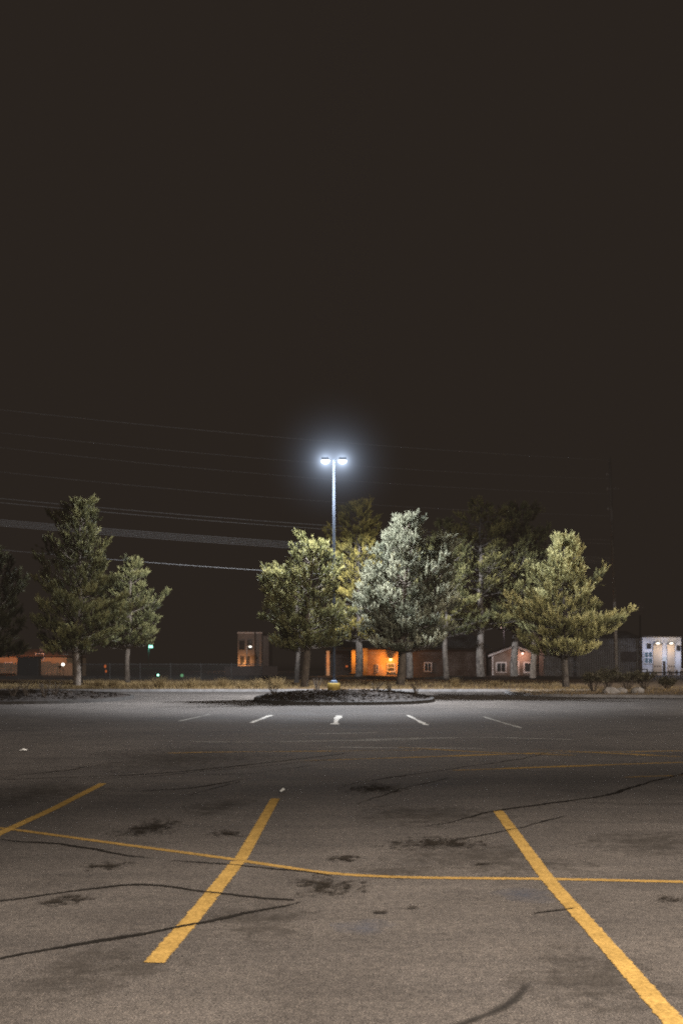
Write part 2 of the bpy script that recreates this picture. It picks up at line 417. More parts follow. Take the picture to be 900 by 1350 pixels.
def island(name, c, rx, ry, h, soil, kerb_m, seed, power=2.6):
    rr = random.Random(seed); K = 96; rings = 16
    def rad(t):
        return (abs(math.cos(t)) ** power + abs(math.sin(t)) ** power) ** (-1 / power)
    m = MB()
    for k in range(rings + 1):
        f = k / rings
        for j in range(K):
            t = 2 * math.pi * j / K; q = rad(t) * f
            e = 1 - f ** 2.2
            z = 0.10 + h * e + (rr.uniform(-0.025, 0.045) if 0 < k < rings else 0)
            m.v.append((c[0] + (rx - 0.17) * q * math.cos(t), c[1] + (ry - 0.17) * q * math.sin(t), z))
    for k in range(rings):
        for j in range(K):
            q = (j + 1) % K; m.f.append((k * K + j, k * K + q, (k + 1) * K + q, (k + 1) * K + j))
    o = struct(m.build(name, soil))
    kr = MB(); prof = ((1.0, 0.0), (0.995, 0.12), (1.0, 0.13))
    lay = [(0, -0.02), (0.03, 0.125), (0.15, 0.13), (0.18, 0.02)]
    for off, z in lay:
        for j in range(K):
            t = 2 * math.pi * j / K; q = rad(t)
            kr.v.append((c[0] + (rx - off) * q * math.cos(t), c[1] + (ry - off) * q * math.sin(t), z))
    for k in range(3):
        for j in range(K):
            q = (j + 1) % K; kr.f.append((k * K + j, k * K + q, (k + 1) * K + q, (k + 1) * K + j))
    kr.build('kerb', kerb_m, o)
    def height(x, y):
        dx, dy = (x - c[0]) / rx, (y - c[1]) / ry
        f = min(1, (abs(dx) ** power + abs(dy) ** power) ** (1 / power))
        return 0.10 + h * (1 - f ** 2.2)
    return o, height
isl_c, hc = island('planting_island', (0.10, 42.0), 3.75, 5.3, 0.24, M['mulch'], M['kerb_dark'], 1)
isl_l, hl = island('planting_island', (-15.4, 42.0), 6.5, 4.9, 0.24, M['mulch'], M['kerb_dark'], 2)
isl_r, hr = island('planting_island', (19.5, 48.6), 11.4, 5.2, 0.10, M['soil'], M['kerb'], 3, 3.0)

# ------------------------------------------------------------------ paint, tar and stains on the lot
def ribbon(name, pts, hw, m, z, label=None, jit=0.0, seed=0, fade=0.0):
    rr = random.Random(seed)
    P = [gp(*p) if len(p) == 2 else Vector(p) for p in pts]
    Q = []
    for i in range(len(P) - 1):
        n = max(1, int((P[i + 1] - P[i]).length / 0.12))
        n = min(n, 80)
        for k in range(n): Q.append(P[i].lerp(P[i + 1], k / n))
    Q.append(P[-1])
    if len(P) > 2:
        for _ in range(3): Q = [Q[0]] + [(Q[i - 1] + 2 * Q[i] + Q[i + 1]) / 4 for i in range(1, len(Q) - 1)] + [Q[-1]]
    mb = MB(); L = len(Q); wob = 0.0; wl_ = 0.0
    for i, p in enumerate(Q):
        wob = wob * 0.93 + rr.gauss(0, jit * 0.9); wl_ = wl_ * 0.8 + rr.gauss(0, 0.22)
        d = (Q[min(i + 1, L - 1)] - Q[max(i - 1, 0)]).normalized(); s = Vector((-d.y, d.x, 0))
        q = p + s * wob; wv = hw * (max(0.25, min(1.7, 1 + wl_)) if jit else 1)
        if fade:
            wv *= 1 - fade * max(0, 1 - min(i, L - 1 - i) / (0.25 * L))
        end = 1.0 if not fade else min(1.0, min(i, L - 1 - i) / (0.12 * L) + 0.05)
        if not fade: end = 0.3 if i in (0, L - 1) else 1.0
        for sgn in (-1, 0, 1):
            mb.v.append((q.x + s.x * wv * sgn, q.y + s.y * wv * sgn, z)); mb.uv.append((end, sgn))
    for i in range(L - 1):
        for k in (0, 1):
            n = 3 * i + k; mb.f.append((n, n + 1, n + 4, n + 3))
    o = mb.build(name, m, lot)
    if label: o['label'] = label
    return o
def blot(name, x, y, rx, ry, m, z, seed, label=None):
    rr = random.Random(seed); c = gp(x, y); dx = rx * c.y / F; dy = (gp(x, y - ry).y - gp(x, y + ry).y) / 2
    mb = MB(); K, RN = 40, 6; ph = [rr.uniform(0, 6.28) for _ in range(4)]
    mb.v.append((c.x, c.y, z)); mb.uv.append((1, 0))
    for k in range(1, RN + 1):
        for j in range(K):
            t = 2 * math.pi * j / K
            q = 1 + 0.18 * math.sin(2 * t + ph[0]) + 0.13 * math.sin(3 * t + ph[1]) + 0.09 * math.sin(5 * t + ph[2])
            f = k / RN * q
            mb.v.append((c.x + dx * f * math.cos(t), c.y + dy * f * math.sin(t), z)); mb.uv.append((1, k / RN))
    for j in range(K): mb.f.append((0, 1 + j, 1 + (j + 1) % K))
    for k in range(RN - 1):
        for j in range(K):
            q = (j + 1) % K; mb.f.append((1 + k * K + j, 1 + (k + 1) * K + j, 1 + (k + 1) * K + q, 1 + k * K + q))
    o = mb.build(name, m, lot)
    if label: o['label'] = label

ribbon('parking_line', [(363, 1053), (317, 1134)], 0.066, M['yellow'], 0.0045, 'far half of the yellow stall line left of centre')
ribbon('parking_line', [(314, 1136), (260, 1204), (203, 1270)], 0.070, M['yellow'], 0.0050, 'near half of the yellow stall line left of centre')
ribbon('parking_line', [(656, 1069), (722, 1160), (790, 1236), (885, 1345), (960, 1432)], 0.068, M['yellow'], 0.0045, 'yellow stall line slanting to the bottom right corner')
ribbon('parking_line', [(136, 1033), (70, 1067), (0, 1099), (-60, 1128)], 0.064, M['yellow'], 0.0045, 'yellow stall line at the left edge of the frame')
ribbon('parking_line', [(-20, 1090), (20, 1094), (150, 1112), (300, 1132), (430, 1152), (520, 1157), (600, 1158), (720, 1159), (900, 1163), (1100, 1168)], 0.050, M['yellow_thin'], 0.0036, 'thin yellow line running across the stalls')
for i, pts in enumerate(([(395, 1003), (560, 998), (700, 993), (960, 989)], [(590, 1016), (700, 1012), (960, 1003)], [(822, 1025), (930, 1021)], [(215, 993), (330, 991), (450, 990), (560, 989)],
                         [(520, 985), (640, 992), (760, 996)], [(700, 988), (900, 998)])):
    ribbon('parking_line', pts, 0.075, M['yellow_thin'], 0.0020 + 0.0002 * i, 'worn thin yellow line far across the lot', 0.006, i, 0.6)
for i, pts in enumerate(([(388, 968), (500, 966)], [(360, 978), (560, 975)], [(250, 978), (360, 979)], [(420, 985), (640, 987)], [(470, 975), (640, 972), (760, 975)])):
    ribbon('parking_line', pts, 0.05, M['white_faint'], 0.0032 + 0.0001 * i, 'ghost of an old white line across the lot', 0.006, 20 + i, 0.6)
for i, (pts, mt, hw) in enumerate(([[(331, 953), (358, 943)], M['white'], 0.06], [[(441, 955), (447, 943.5)], M['white'], 0.095], [[(537, 943), (562, 956)], M['white'], 0.06],
                                   [[(637, 945), (686, 960)], M['white_faint'], 0.06], [[(236, 951), (276, 942)], M['white_faint'], 0.06])):
    ribbon('parking_line', pts, hw, mt, 0.0040, 'short white stall line in the light of the street lamp', 0.004, 40 + i)

cracks = [
    ([(-30, 1192), (60, 1180), (185, 1166), (240, 1171), (300, 1181), (400, 1190)], 0.030),
    ([(402, 1190), (330, 1206), (255, 1220), (130, 1246), (0, 1268), (-60, 1279)], 0.034),
    ([(-10, 1107), (80, 1113), (130, 1120), (165, 1129), (205, 1132)], 0.026),
    ([(215, 1134), (300, 1142), (400, 1152), (440, 1160)], 0.020),
    ([(540, 1091), (590, 1086), (645, 1071), (720, 1060), (800, 1050), (850, 1034), (900, 1021), (960, 1010)], 0.036),
    ([(585, 1110), (640, 1100), (690, 1089), (742, 1074)], 0.024),
    ([(-20, 1029), (60, 1026), (200, 1021), (300, 1012), (400, 1001), (470, 992)], 0.034),
    ([(100, 1028), (200, 1024), (330, 1012), (460, 999)], 0.022),
    ([(440, 1038), (520, 1024), (610, 1012), (690, 1000), (720, 992)], 0.034),
    ([(180, 1044), (250, 1039), (290, 1032), (320, 1027)], 0.026),
    ([(245, 1050), (280, 1040), (320, 1030)], 0.014),
    ([(470, 1062), (540, 1040), (600, 1025)], 0.016),
    ([(750, 1058), (830, 1060), (920, 1060)], 0.018),
    ([(230, 1022), (330, 1020), (420, 1009)], 0.02),
    ([(0, 1025), (90, 1016), (170, 1004)], 0.02),
    ([(135, 1326), (180, 1330)], 0.016), ([(690, 1206), (760, 1196)], 0.012),
]
for i, (pts, hw) in enumerate(cracks):
    ribbon('tar_crack', pts, hw * 0.85, M['tar'], 0.0056 + 0.0002 * i, None, 0.016, 60 + i, 0.5)
ribbon('tyre_mark', [(590, 1358), (640, 1341), (676, 1322), (699, 1304), (692, 1296)], 0.045, M['scuff'], 0.0095, 'curved black rubber mark at the bottom edge', 0.005, 90, 0.4)
for i, (x, y, rx, ry, k) in enumerate(((575, 1112, 75, 12, 0), (432, 1169, 62, 14, 0), (455, 1132, 26, 7, 0), (197, 1092, 44, 14, 0), (285, 1064, 44, 12, 1), (85, 1188, 46, 10, 0),
        (345, 1214, 90, 24, 1), (495, 1040, 44, 10, 0), (140, 1143, 34, 8, 0), (300, 1100, 26, 6, 0), (632, 1140, 18, 3, 0), (885, 1187, 40, 5, 0), (640, 1130, 120, 26, 1), (850, 1110, 90, 20, 1),
        (520, 1150, 60, 12, 1), (120, 1280, 120, 36, 1), (780, 1290, 120, 40, 1), (560, 1075, 90, 18, 1), (240, 1000, 150, 14, 1), (60, 1045, 90, 16, 1), (500, 1204, 16, 3, 0), (540, 1198, 16, 3, 0))):
    blot('oil_stain', x, y, rx, ry, M['stain'] if k == 0 else M['stain_soft'], 0.0100 + 0.0002 * i if k == 0 else 0.0006 + 0.00005 * i, 100 + i)
blot('blue_chalk', 478, 1222, 48, 9, M['blue'], 0.0018, 150, 'faint blue smear on the asphalt'); blot('blue_chalk', 690, 1180, 44, 9, M['blue'], 0.0019, 151, 'faint blue smear beside the right stall line')

def scrap(x, y, sx, sy, label, seed):
    rr = random.Random(seed); c = gp(x, y); mb = MB(); K = 9
    mb.v.append((0, 0, 0.05))
    for j in range(K):
        t = 2 * math.pi * j / K; q = rr.uniform(0.7, 1.2)
        mb.v.append((sx * q * math.cos(t), sy * q * math.sin(t), rr.uniform(0.0, 0.03)))
    for j in range(K): mb.f.append((0, 1 + j, 1 + (j + 1) % K))
    o = mb.build('paper_scrap', M['litter']); o.location = (c.x, c.y, 0.012); tag(o, label, 'litter', 'scraps of litter on the lot')
scrap(373, 1045, 0.04, 0.03, 'white paper scrap beyond the end of the left stall line', 1)
scrap(31, 991, 0.07, 0.05, 'pale scrap of litter far out on the dark left side of the lot', 2)

# ------------------------------------------------------------------ street lamps
POLE_H = 10.2
def make_lamp(loc, label, energy, c, spill=0.0):
    r = empty('street_lamp', loc, label, 'street lamp', 'twin headed lamps standing in the parking lot')
    bs = MB(); bs.lathe([(0.275, -0.3), (0.272, 0.46), (0.255, 0.50), (0.20, 0.505)], 28); bs.build('base', M['base_yellow'], r, True)
    pl = MB(); pl.box(-0.17, 0.17, -0.17, 0.17, 0.508, 0.54); pl.lathe([(0.13, 0.541), (0.13, 0.60), (0.10, 0.62)], 20)
    for sx in (-1, 1):
        for sy in (-1, 1): pl.tube([(sx * 0.13, sy * 0.13, 0.541), (sx * 0.13, sy * 0.13, 0.60)], 0.016, 6)
    pl.build('base_plate', M['base_blue'], r)
    po = MB(); po.lathe([(0.066, 0.62), (0.060, 4), (0.043, POLE_H - 0.04), (0.040, POLE_H)], 18); po.build('pole', M['steel'], r, True)
    ha = MB(); ha.box(-0.05, 0.05, 0.088, 0.094, 1.0, 1.2); ha.build('hand_hole', M['fixture'], r)
    for s in (-1, 1):
        hd = MB()
        hd.box(min(s * 0.20, s * 0.55), max(s * 0.20, s * 0.55), -0.17, 0.17, POLE_H - 0.08, POLE_H + 0.03, 0.02)
        hd.tube([(s * 0.06, 0, POLE_H - 0.05), (s * 0.20, 0, POLE_H - 0.03)], 0.022, 8)
        for k in range(5):
            x = s * (0.24 + 0.067 * k); hd.box(x - 0.012, x + 0.012, -0.13, 0.13, POLE_H + 0.031, POLE_H + 0.06)
        h = hd.build('lamp_head', M['fixture'], r, bevel=0.01)
        ln = MB(); ln.ball((s * 0.37, 0, POLE_H - 0.10), 0.16, 1.15, 0.9, 0.78, sub=3); ln.build('lens', M['led'], h, True)
        lot_light('lamp_light', energy, c, r, (s * 0.37, 0, POLE_H - 0.255), spill)
    return r
def painted_lamp_halo(centre, heads, radius, amount, c):  # emission painted into a ball to imitate the bloom round the heads
    m, nt, out = new_mat('emissive_halo')
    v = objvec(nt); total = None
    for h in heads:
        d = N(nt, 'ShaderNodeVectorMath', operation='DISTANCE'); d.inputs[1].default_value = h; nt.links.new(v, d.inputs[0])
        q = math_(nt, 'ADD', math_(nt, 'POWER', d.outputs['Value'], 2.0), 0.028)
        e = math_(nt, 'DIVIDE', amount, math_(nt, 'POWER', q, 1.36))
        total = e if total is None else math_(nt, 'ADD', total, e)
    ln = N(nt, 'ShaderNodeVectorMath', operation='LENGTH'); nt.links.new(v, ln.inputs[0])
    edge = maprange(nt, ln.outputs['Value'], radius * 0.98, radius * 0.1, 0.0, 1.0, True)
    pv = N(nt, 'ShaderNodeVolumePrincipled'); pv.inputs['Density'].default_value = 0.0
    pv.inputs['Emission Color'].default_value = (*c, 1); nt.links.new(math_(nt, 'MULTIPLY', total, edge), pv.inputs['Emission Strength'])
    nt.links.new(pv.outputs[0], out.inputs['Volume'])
    b = MB(); b.ball((0, 0, 0), radius, sub=4); o = b.build('painted_halo', m, None, True); o.location = centre
    tag(o, 'round blue white glow painted as emission about the street lamp heads', 'painted_halo', kind='stuff')
COOL = (0.84, 0.90, 1.0); WARM = (1.0, 0.905, 0.815)
LAMP = Vector((px(440, 43.0), 43.0, hc(-0.33, 43.0) - 0.17))
lamp = make_lamp(LAMP, 'tall twin headed street lamp, lit, on a yellow base in the centre island', 49000, COOL)
painted_lamp_halo(LAMP + Vector((0, 0, POLE_H - 0.1)), ((-0.37, 0, 0), (0.37, 0, 0)), 3.6, 0.058, (0.62, 0.76, 1.0))
make_lamp(Vector((5.6, -2.0, -0.02)), 'lit twin headed street lamp in the near part of the lot', 32500, WARM)
make_lamp(Vector((25.0, 31.0, -0.02)), 'lit twin headed street lamp beyond the right edge of the lot', 20000, WARM)

# ------------------------------------------------------------------ pines
def pine(base, H, zlo, Rc, seed, label, mat='pine', bark='bark', trunk_r=0.13, dens=1.0, lean=0.0, tip=0.0, leaders=None, up=0.55, tuft=1.3,
         group='pines on the islands', wide=1.0, gap=0.10, shape=0.8):
    rr = np.random.default_rng(seed); H -= 0.25
    root = empty('pine_tree', base, label, 'tree', group)
    tb = MB()
    stems = [dict(x=tip, y=0.0, z0=0.0, zlo=zlo, H=H, R=Rc, w=1.0, bx=0.0)]
    for (dx, dy, z0, hh, rc) in (leaders or []): stems.append(dict(x=dx, y=dy, z0=z0, zlo=z0 + 0.1, H=hh, R=rc, w=0.6, bx=0.0))
    T_dir, T_pos, T_len, T_tint = [], [], [], []
    for s in stems:
        def axis(z, s=s):
            if s['z0'] == 0:
                f = z / s['H']; return np.array([s['x'] * f ** 1.4 + 0.05 * math.sin(z * 1.7 + seed), s['y'] * f + 0.05 * math.cos(z * 1.3 + seed), z])
            f = min(1.0, max(0, (z - s['z0']) / (s['H'] - s['z0'])))
            g = 1 - (1 - f) ** 2.2
            return np.array([s['x'] * g, s['y'] * g, z])
        zs = np.linspace(s['z0'] if s['z0'] else -0.15, s['H'] - 0.25, 16)
        rad = trunk_r * s['w'] * (1 - 0.92 * (zs - zs[0]) / (zs[-1] - zs[0])) ** 0.85 + 0.008
        if s['z0'] == 0: rad[0] *= 1.35
        sm_ = MB(); sm_.tube([axis(z) for z in zs], list(rad), 9); sm_.build('trunk', M[bark], root, True)
        ch = s['H'] - s['zlo']; z = s['zlo']; azi = rr.uniform(0, 6.28)
        def tufts(p, out, cnt, tone, spread=0.04):
            for _ in range(cnt):
                dd = out * rr.uniform(0.15, 0.9) + np.array([0, 0, rr.uniform(0.5, 1.35)]) + rr.normal(0, 0.24, 3)
                dd /= np.linalg.norm(dd)
                T_pos.append(p + rr.normal(0, spread, 3)); T_dir.append(dd); T_len.append(rr.uniform(0.18, 0.36) * tuft)
                T_tint.append(np.clip(tone + rr.normal(0, 0.06), 0, 1))
        while z < s['H'] - 0.12:
            u = (z - s['zlo']) / ch
            prof = (1 - u) ** shape * (0.76 + 0.24 * min(1, u / 0.16))
            azi += rr.uniform(0.4, 1.2); nlim = int(round((6.6 - 2.6 * u) * dens + rr.uniform(-0.6, 0.6))); nlim = max(3, nlim)
            whorl = rr.uniform(0.80, 1.14); lop = rr.uniform(0, 6.283)
            for k in range(nlim):
                if rr.random() < gap * (1 - u * 0.5): continue
                az = azi + 6.283 * k / nlim + rr.uniform(-0.35, 0.35)
                ln = s['R'] * prof * whorl * rr.uniform(0.55, 1.18) * (1 + 0.20 * math.sin(az + lop)) + 0.10
                d = np.array([math.cos(az) * wide, math.sin(az), 0.0]); sd = np.array([-d[1], d[0], 0.0])
                p0 = axis(min(z + rr.uniform(-0.10, 0.10), s['H'] - 0.1)); el = rr.uniform(-0.16, 0.22) + 0.6 * u
                rise = up * rr.uniform(0.7, 1.4) * (0.45 + 0.9 * min(1, u * 2))
                def limb(t): return p0 + d * (ln * t) + np.array([0, 0, ln * (el * t * 0.6 + rise * 0.5 * t * t)])
                lt_ = 0.4 + ln / 3
                tb.tube([limb(t) for t in (0, 0.35, 0.7, 1.0)], [0.034 * lt_, 0.025 * lt_, 0.015, 0.006], 4, False)
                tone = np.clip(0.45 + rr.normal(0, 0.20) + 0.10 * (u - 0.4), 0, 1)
                nb = max(2, int(ln * 5.2))
                for q in range(nb):
                    t = 0.28 + 0.72 * (q + rr.uniform(0.1, 0.9)) / nb
                    b0 = limb(t); bl_ = (0.16 + 0.26 * ln * (1.1 - t)) * rr.uniform(0.6, 1.25)
                    bd = sd * (1 if q % 2 else -1) * rr.uniform(0.4, 1.0) + d * rr.uniform(0.3, 0.9) + np.array([0, 0, rr.uniform(0.0, 0.75)])
                    bd /= np.linalg.norm(bd)
                    if bl_ > 0.25: tb.tube([b0, b0 + bd * bl_], [0.010, 0.004], 3, False)
                    m_ = max(1, int(bl_ / 0.15)); tn = np.clip(tone + rr.normal(0, 0.11), 0, 1)
                    for e in range(m_):
                        f = (e + 1) / m_
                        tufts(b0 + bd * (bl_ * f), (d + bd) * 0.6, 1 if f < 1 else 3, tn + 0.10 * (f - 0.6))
                tufts(limb(1.0), d, 4, min(1, tone + 0.10)); tufts(limb(0.85), d, 2, tone)
            z += rr.uniform(0.29, 0.46) / max(0.7, dens) * (1.0 - 0.35 * u)
        for q in range(9):   # the tip
            tp = axis(s['H'] - rr.uniform(0.0, 0.55)) + rr.normal(0, 0.04, 3) * np.array([1, 1, 0.3])
            dd = np.array([0, 0, 1.0]) + rr.normal(0, 0.16, 3); dd /= np.linalg.norm(dd)
            T_pos.append(tp); T_dir.append(dd); T_len.append(rr.uniform(0.22, 0.40) * tuft); T_tint.append(0.75)
    P = np.array(T_pos); D = np.array(T_dir); L = np.array(T_len); TT = np.array(T_tint); n = len(P)
    K = 24
    ref = np.where(np.abs(D[:, 2:3]) < 0.9, np.array([[0, 0, 1.0]]), np.array([[1.0, 0, 0]]))
    A = np.cross(D, ref); A /= np.linalg.norm(A, axis=1)[:, None]; B = np.cross(D, A)
    ang = rr.uniform(0, 6.283, (n, K)); al = rr.uniform(0.0, 0.9, (n, K)); sp = rr.uniform(0.20, 0.70, (n, K)); nl = rr.uniform(0.075, 0.125, (n, K)) * tuft
    rd = A[:, None] * np.cos(ang)[..., None] + B[:, None] * np.sin(ang)[..., None]
    nd = D[:, None] * np.cos(sp)[..., None] + rd * np.sin(sp)[..., None]
    s0 = P[:, None] + D[:, None] * (L[:, None] * al)[..., None]
    wv = np.cross(nd, rr.normal(0, 1, (n, K, 3))); wv /= np.linalg.norm(wv, axis=2)[..., None] + 1e-9
    hw = 0.0125 * tuft
    T = np.stack([s0 + wv * hw, s0 - wv * hw, s0 + nd * nl[..., None]], axis=2).reshape(-1, 3, 3)
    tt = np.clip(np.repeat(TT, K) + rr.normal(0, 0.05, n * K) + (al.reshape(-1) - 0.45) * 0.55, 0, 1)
    tb.build('boughs', M[bark], root, True)
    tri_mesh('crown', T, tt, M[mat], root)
    return root

def on(hf, x, d): X = px(x, d); return Vector((X, d, hf(X, d)))
VG = 0.12
def onv(x, d): return Vector((px(x, d), d, VG))
pine(on(hc, 402, 41.2), 6.35, 1.75, 2.1, 11, 'round crowned green pine just left of the street lamp', 'pine', tip=0.3, shape=0.74, trunk_r=0.17, leaders=[(-1.25, 0.1, 2.0, 5.0, 0.8)])
pine(on(hc, 527, 43.6), 7.75, 1.8, 2.55, 12, 'tall silvery pine with two tops, just right of the street lamp', 'pine_blue', tip=0.35, trunk_r=0.20, dens=1.1, shape=0.82,
     leaders=[(1.95, -0.1, 2.3, 6.55, 0.85), (-1.2, -0.3, 2.2, 5.2, 0.95)])
pine(on(hl, 100, 41.5), 8.25, 1.7, 2.25, 13, 'tall dim pine on the left island with a pointed top', 'pine', tip=0.25, trunk_r=0.17, shape=0.85)
pine(on(hl, -14, 42.5), 6.2, 1.5, 1.9, 14, 'dark pine cut off by the left edge of the frame', 'pine_shaded', trunk_r=0.17)
pine(on(hr, 745, 45.5), 7.3, 1.65, 2.8, 15, 'broad golden green pine on the right island', 'pine_bright', tip=-0.1, trunk_r=0.17, dens=1.15, shape=1.02, bark='bark_pale')
RW = 58.5
rows = 'pines in a row on the verge'
pine(onv(168, 55.0), 7.1, 2.2, 2.1, 21, 'smaller pine on the verge by the green lamp', 'pine', trunk_r=0.16, dens=0.95, gap=0.05, group=rows, tip=0.3)
pine(onv(107, 57.0), 6.0, 2.3, 1.5, 22, 'small pine on the verge, its trunk close behind the tall left pine', 'pine', trunk_r=0.15, dens=0.7, group=rows)
pine(onv(392, RW), 5.6, 2.4, 1.6, 23, 'low pine on the verge, pale trunk left of the round pine trunk', 'pine', trunk_r=0.16, dens=0.7, group=rows, bark='bark_pale')
pine(onv(473, RW), 10.9, 2.6, 2.3, 24, 'tall golden pine behind the lamp pole with a dark top', 'pine_amber', bark='bark_pale', trunk_r=0.24, dens=0.9, group=rows, shape=0.55)
pine(onv(539, RW + 0.6), 9.6, 2.6, 1.8, 25, 'pine hidden behind the silvery pine, only its trunk in view', 'pine', bark='bark_pale', trunk_r=0.22, dens=0.7, group=rows)
pine(onv(587, RW - 1), 9.6, 2.9, 2.5, 26, 'dark pine on the verge right of the silvery pine', 'pine', bark='bark_pale', trunk_r=0.17, dens=0.75, group=rows, gap=0.1)
pine(onv(633, RW), 10.9, 3.2, 3.3, 27, 'big open pine with layered golden lower boughs', 'pine_gold', bark='bark_pale', trunk_r=0.25, dens=0.75, group=rows, gap=0.30, up=0.3, shape=0.6)
pine(onv(678, RW + 1.5), 11.0, 3.2, 3.4, 28, 'tall dark pine standing in front of the gabled cottage', 'pine', bark='bark_pale', trunk_r=0.23, dens=0.8, group=rows, shape=0.6)
pine(onv(703, RW + 1), 9.4, 2.8, 2.6, 29, 'pine whose trunk crosses the right window of the gabled cottage', 'pine', bark='bark', trunk_r=0.2, dens=0.7, group=rows)

# ------------------------------------------------------------------ ground plants
def blades(n, place, h0, h1, wd, seed, lean=0.35):
    r = np.random.default_rng(seed)
    b0 = np.array([place(r) for _ in range(n)]); h = r.uniform(h0, h1, n)
    a = r.uniform(0, 6.283, n); d = np.stack([np.cos(a), np.sin(a), np.zeros(n)], 1)
    ln = r.normal(0, lean, (n, 2)); tip = b0 + np.stack([ln[:, 0] * h, ln[:, 1] * h, h], 1)
    return np.stack([b0 + d * wd, b0 - d * wd, tip], 1), np.clip(r.normal(0.5, 0.22, n), 0, 1)
def spot(r):
    while True:
        x = r.uniform(-24, 14); y = 52.4 + 16 * r.random() ** 1.4
        k = math.sin(x * 1.3 + math.sin(y * 0.9) * 2) * 0.5 + math.sin(x * 0.37 + y * 0.6) * 0.5
        if x > -3 and r.random() < 0.75: continue
        if r.random() < 0.55 + 0.45 * k: return (x, y, 0.11)
P, t = blades(26000, spot, 0.07, 0.26, 0.016, 5)
tag(tri_mesh('dry_grass', P, t, M['straw']), 'short dry tan grass covering the verge behind the kerb', 'grass', kind='stuff')
def spot_r(r):
    while True:
        x = r.uniform(8.5, 30); y = r.uniform(44.2, 53)
        if math.sin(x * 1.7) * math.sin(y * 2.1 + x) > 0.1 or r.random() < 0.15: return (x, y, hr(x, y) - 0.01)
P, t = blades(4200, spot_r, 0.05, 0.22, 0.016, 6)
tag(tri_mesh('dry_grass', P, t, M['straw']), 'sparse dry grass on the pale soil of the right island', 'grass', kind='stuff')

def chips(seed, c, rx, ry, hf, n, mat, name, label):
    r = np.random.default_rng(seed); T = []
    for _ in range(n):
        while True:
            q = r.uniform(-1, 1, 2)
            if abs(q[0]) ** 2.6 + abs(q[1]) ** 2.6 < 0.9: break
        x, y = c[0] + q[0] * rx, c[1] + q[1] * ry; p = np.array([x, y, hf(x, y) + r.uniform(0.0, 0.05)])
        T.append([p + r.normal(0, 0.05, 3) * (1, 1, .5), p + r.normal(0, 0.05, 3) * (1, 1, .5), p + r.normal(0, 0.05, 3) * (1, 1, .5)])
    tag(tri_mesh(name, np.array(T), np.clip(r.normal(0.4, 0.25, n), 0, 1), mat), label, 'mulch', kind='stuff')
chips(31, (0.1, 42), 3.6, 5.1, hc, 3800, M['litter_leaf'], 'mulch', 'dark leaf litter and mulch covering the centre island')
chips(32, (-15.4, 42), 6.3, 4.7, hl, 5200, M['litter_leaf'], 'mulch', 'dark leaf litter and mulch covering the left island')

def clump(loc, h, wd, label, seed):
    root_r = np.random.default_rng(seed)
    def pl(r): a = r.uniform(0, 6.283); q = wd * 0.35 * r.random() ** 0.5; return (q * math.cos(a), q * math.sin(a), 0)
    P, t = blades(260, pl, h * 0.55, h, 0.012, seed, 0.28)
    P[:, 2, :2] += P[:, 0, :2] * 0.9
    o = tri_mesh('grass_clump', P, t, M['straw']); o.location = loc
    return tag(o, label, 'grass clump', 'dry bunch grasses on the verge')
for i, (x, y, h, wd, lab) in enumerate((
        (130, 908, 0.62, 0.5, 'upright dry grass clump right of the left island pine trunk'), (149, 908, 0.58, 0.45, 'dry grass clump just left of the smaller pine trunk'),
        (190, 907, 0.34, 0.4, 'small dry grass clump right of the smaller pine trunk'), (211, 908, 0.78, 0.62, 'largest dark grass clump below the green lamp'),
        (253, 908, 0.70, 0.6, 'dry grass clump at the second chain fence post'), (273, 907, 0.45, 0.6, 'low wide grass clump in the middle of the verge'),
        (294, 907, 0.66, 0.6, 'bushy tan grass clump left of the brick building'), (321, 908, 0.40, 0.55, 'low tan grass clump below the brick building'),
        (343, 908, 0.66, 0.42, 'narrow tan grass clump below the right corner of the brick building'), (365, 908, 0.74, 0.5, 'tall tan grass clump nearest the left end of the centre island'),
        (599, 906, 0.62, 0.32, 'lone tan grass clump right of the dark pine trunk'), (653, 905, 0.42, 0.5, 'low tan grass clump below the cottage left window'))):
    clump(gp(x, y, 0.12), h, wd, lab, 200 + i)

def shrub(loc, h, wd, label, seed, leafy=0.0, group='bare shrubs on the islands', sticks=16):
    rr = random.Random(seed); root = empty('shrub', loc, label, 'shrub', group)
    st = MB(); lt = []; r = np.random.default_rng(seed)
    for k in range(sticks):
        a = rr.uniform(0, 6.28); tx, ty = math.cos(a) * wd * rr.uniform(0.2, 0.5), math.sin(a) * wd * rr.uniform(0.2, 0.5); hh = h * rr.uniform(0.6, 1)
        p = [(tx * 0.15, ty * 0.15, -0.03), (tx * 0.5, ty * 0.5, hh * 0.5), (tx + rr.uniform(-.05, .05), ty, hh)]
        st.tube(p, [0.012, 0.009, 0.004], 4, False)
        for _ in range(3):
            f = rr.uniform(0.4, 0.9); q = Vector(p[1]).lerp(Vector(p[2]), f)
            e = q + Vector((rr.uniform(-.16, .16), rr.uniform(-.16, .16), rr.uniform(0.04, 0.2))) * h
            st.tube([q, e], [0.006, 0.003], 3, False)
            for _ in range(int(leafy * 14)):
                cpt = np.array(q.lerp(e, rr.random())) + r.normal(0, 0.06, 3); lt.append([cpt + r.normal(0, 0.035, 3) for _ in range(3)])
    st.build('branches', M['twig'], root)
    if lt: tri_mesh('foliage', np.array(lt), np.clip(r.normal(0.5, 0.25, len(lt)), 0, 1), M['leaf'], root)
    return root
for i, (x, d, h, wd, lab) in enumerate(((17, 39, 0.55, 0.8, 'bare twiggy shrub on the left island nearest the frame edge'), (36, 39.4, 0.62, 0.8, 'bare twiggy shrub on the left island below the dark cabinet'),
        (58, 39.2, 0.6, 0.8, 'bare twiggy shrub on the left island closest to the tall pine trunk'), (72, 40.5, 0.5, 0.7, 'low bare shrub at the foot of the tall left pine'))):
    shrub(on(hl, x, d), h, wd, lab, 300 + i)
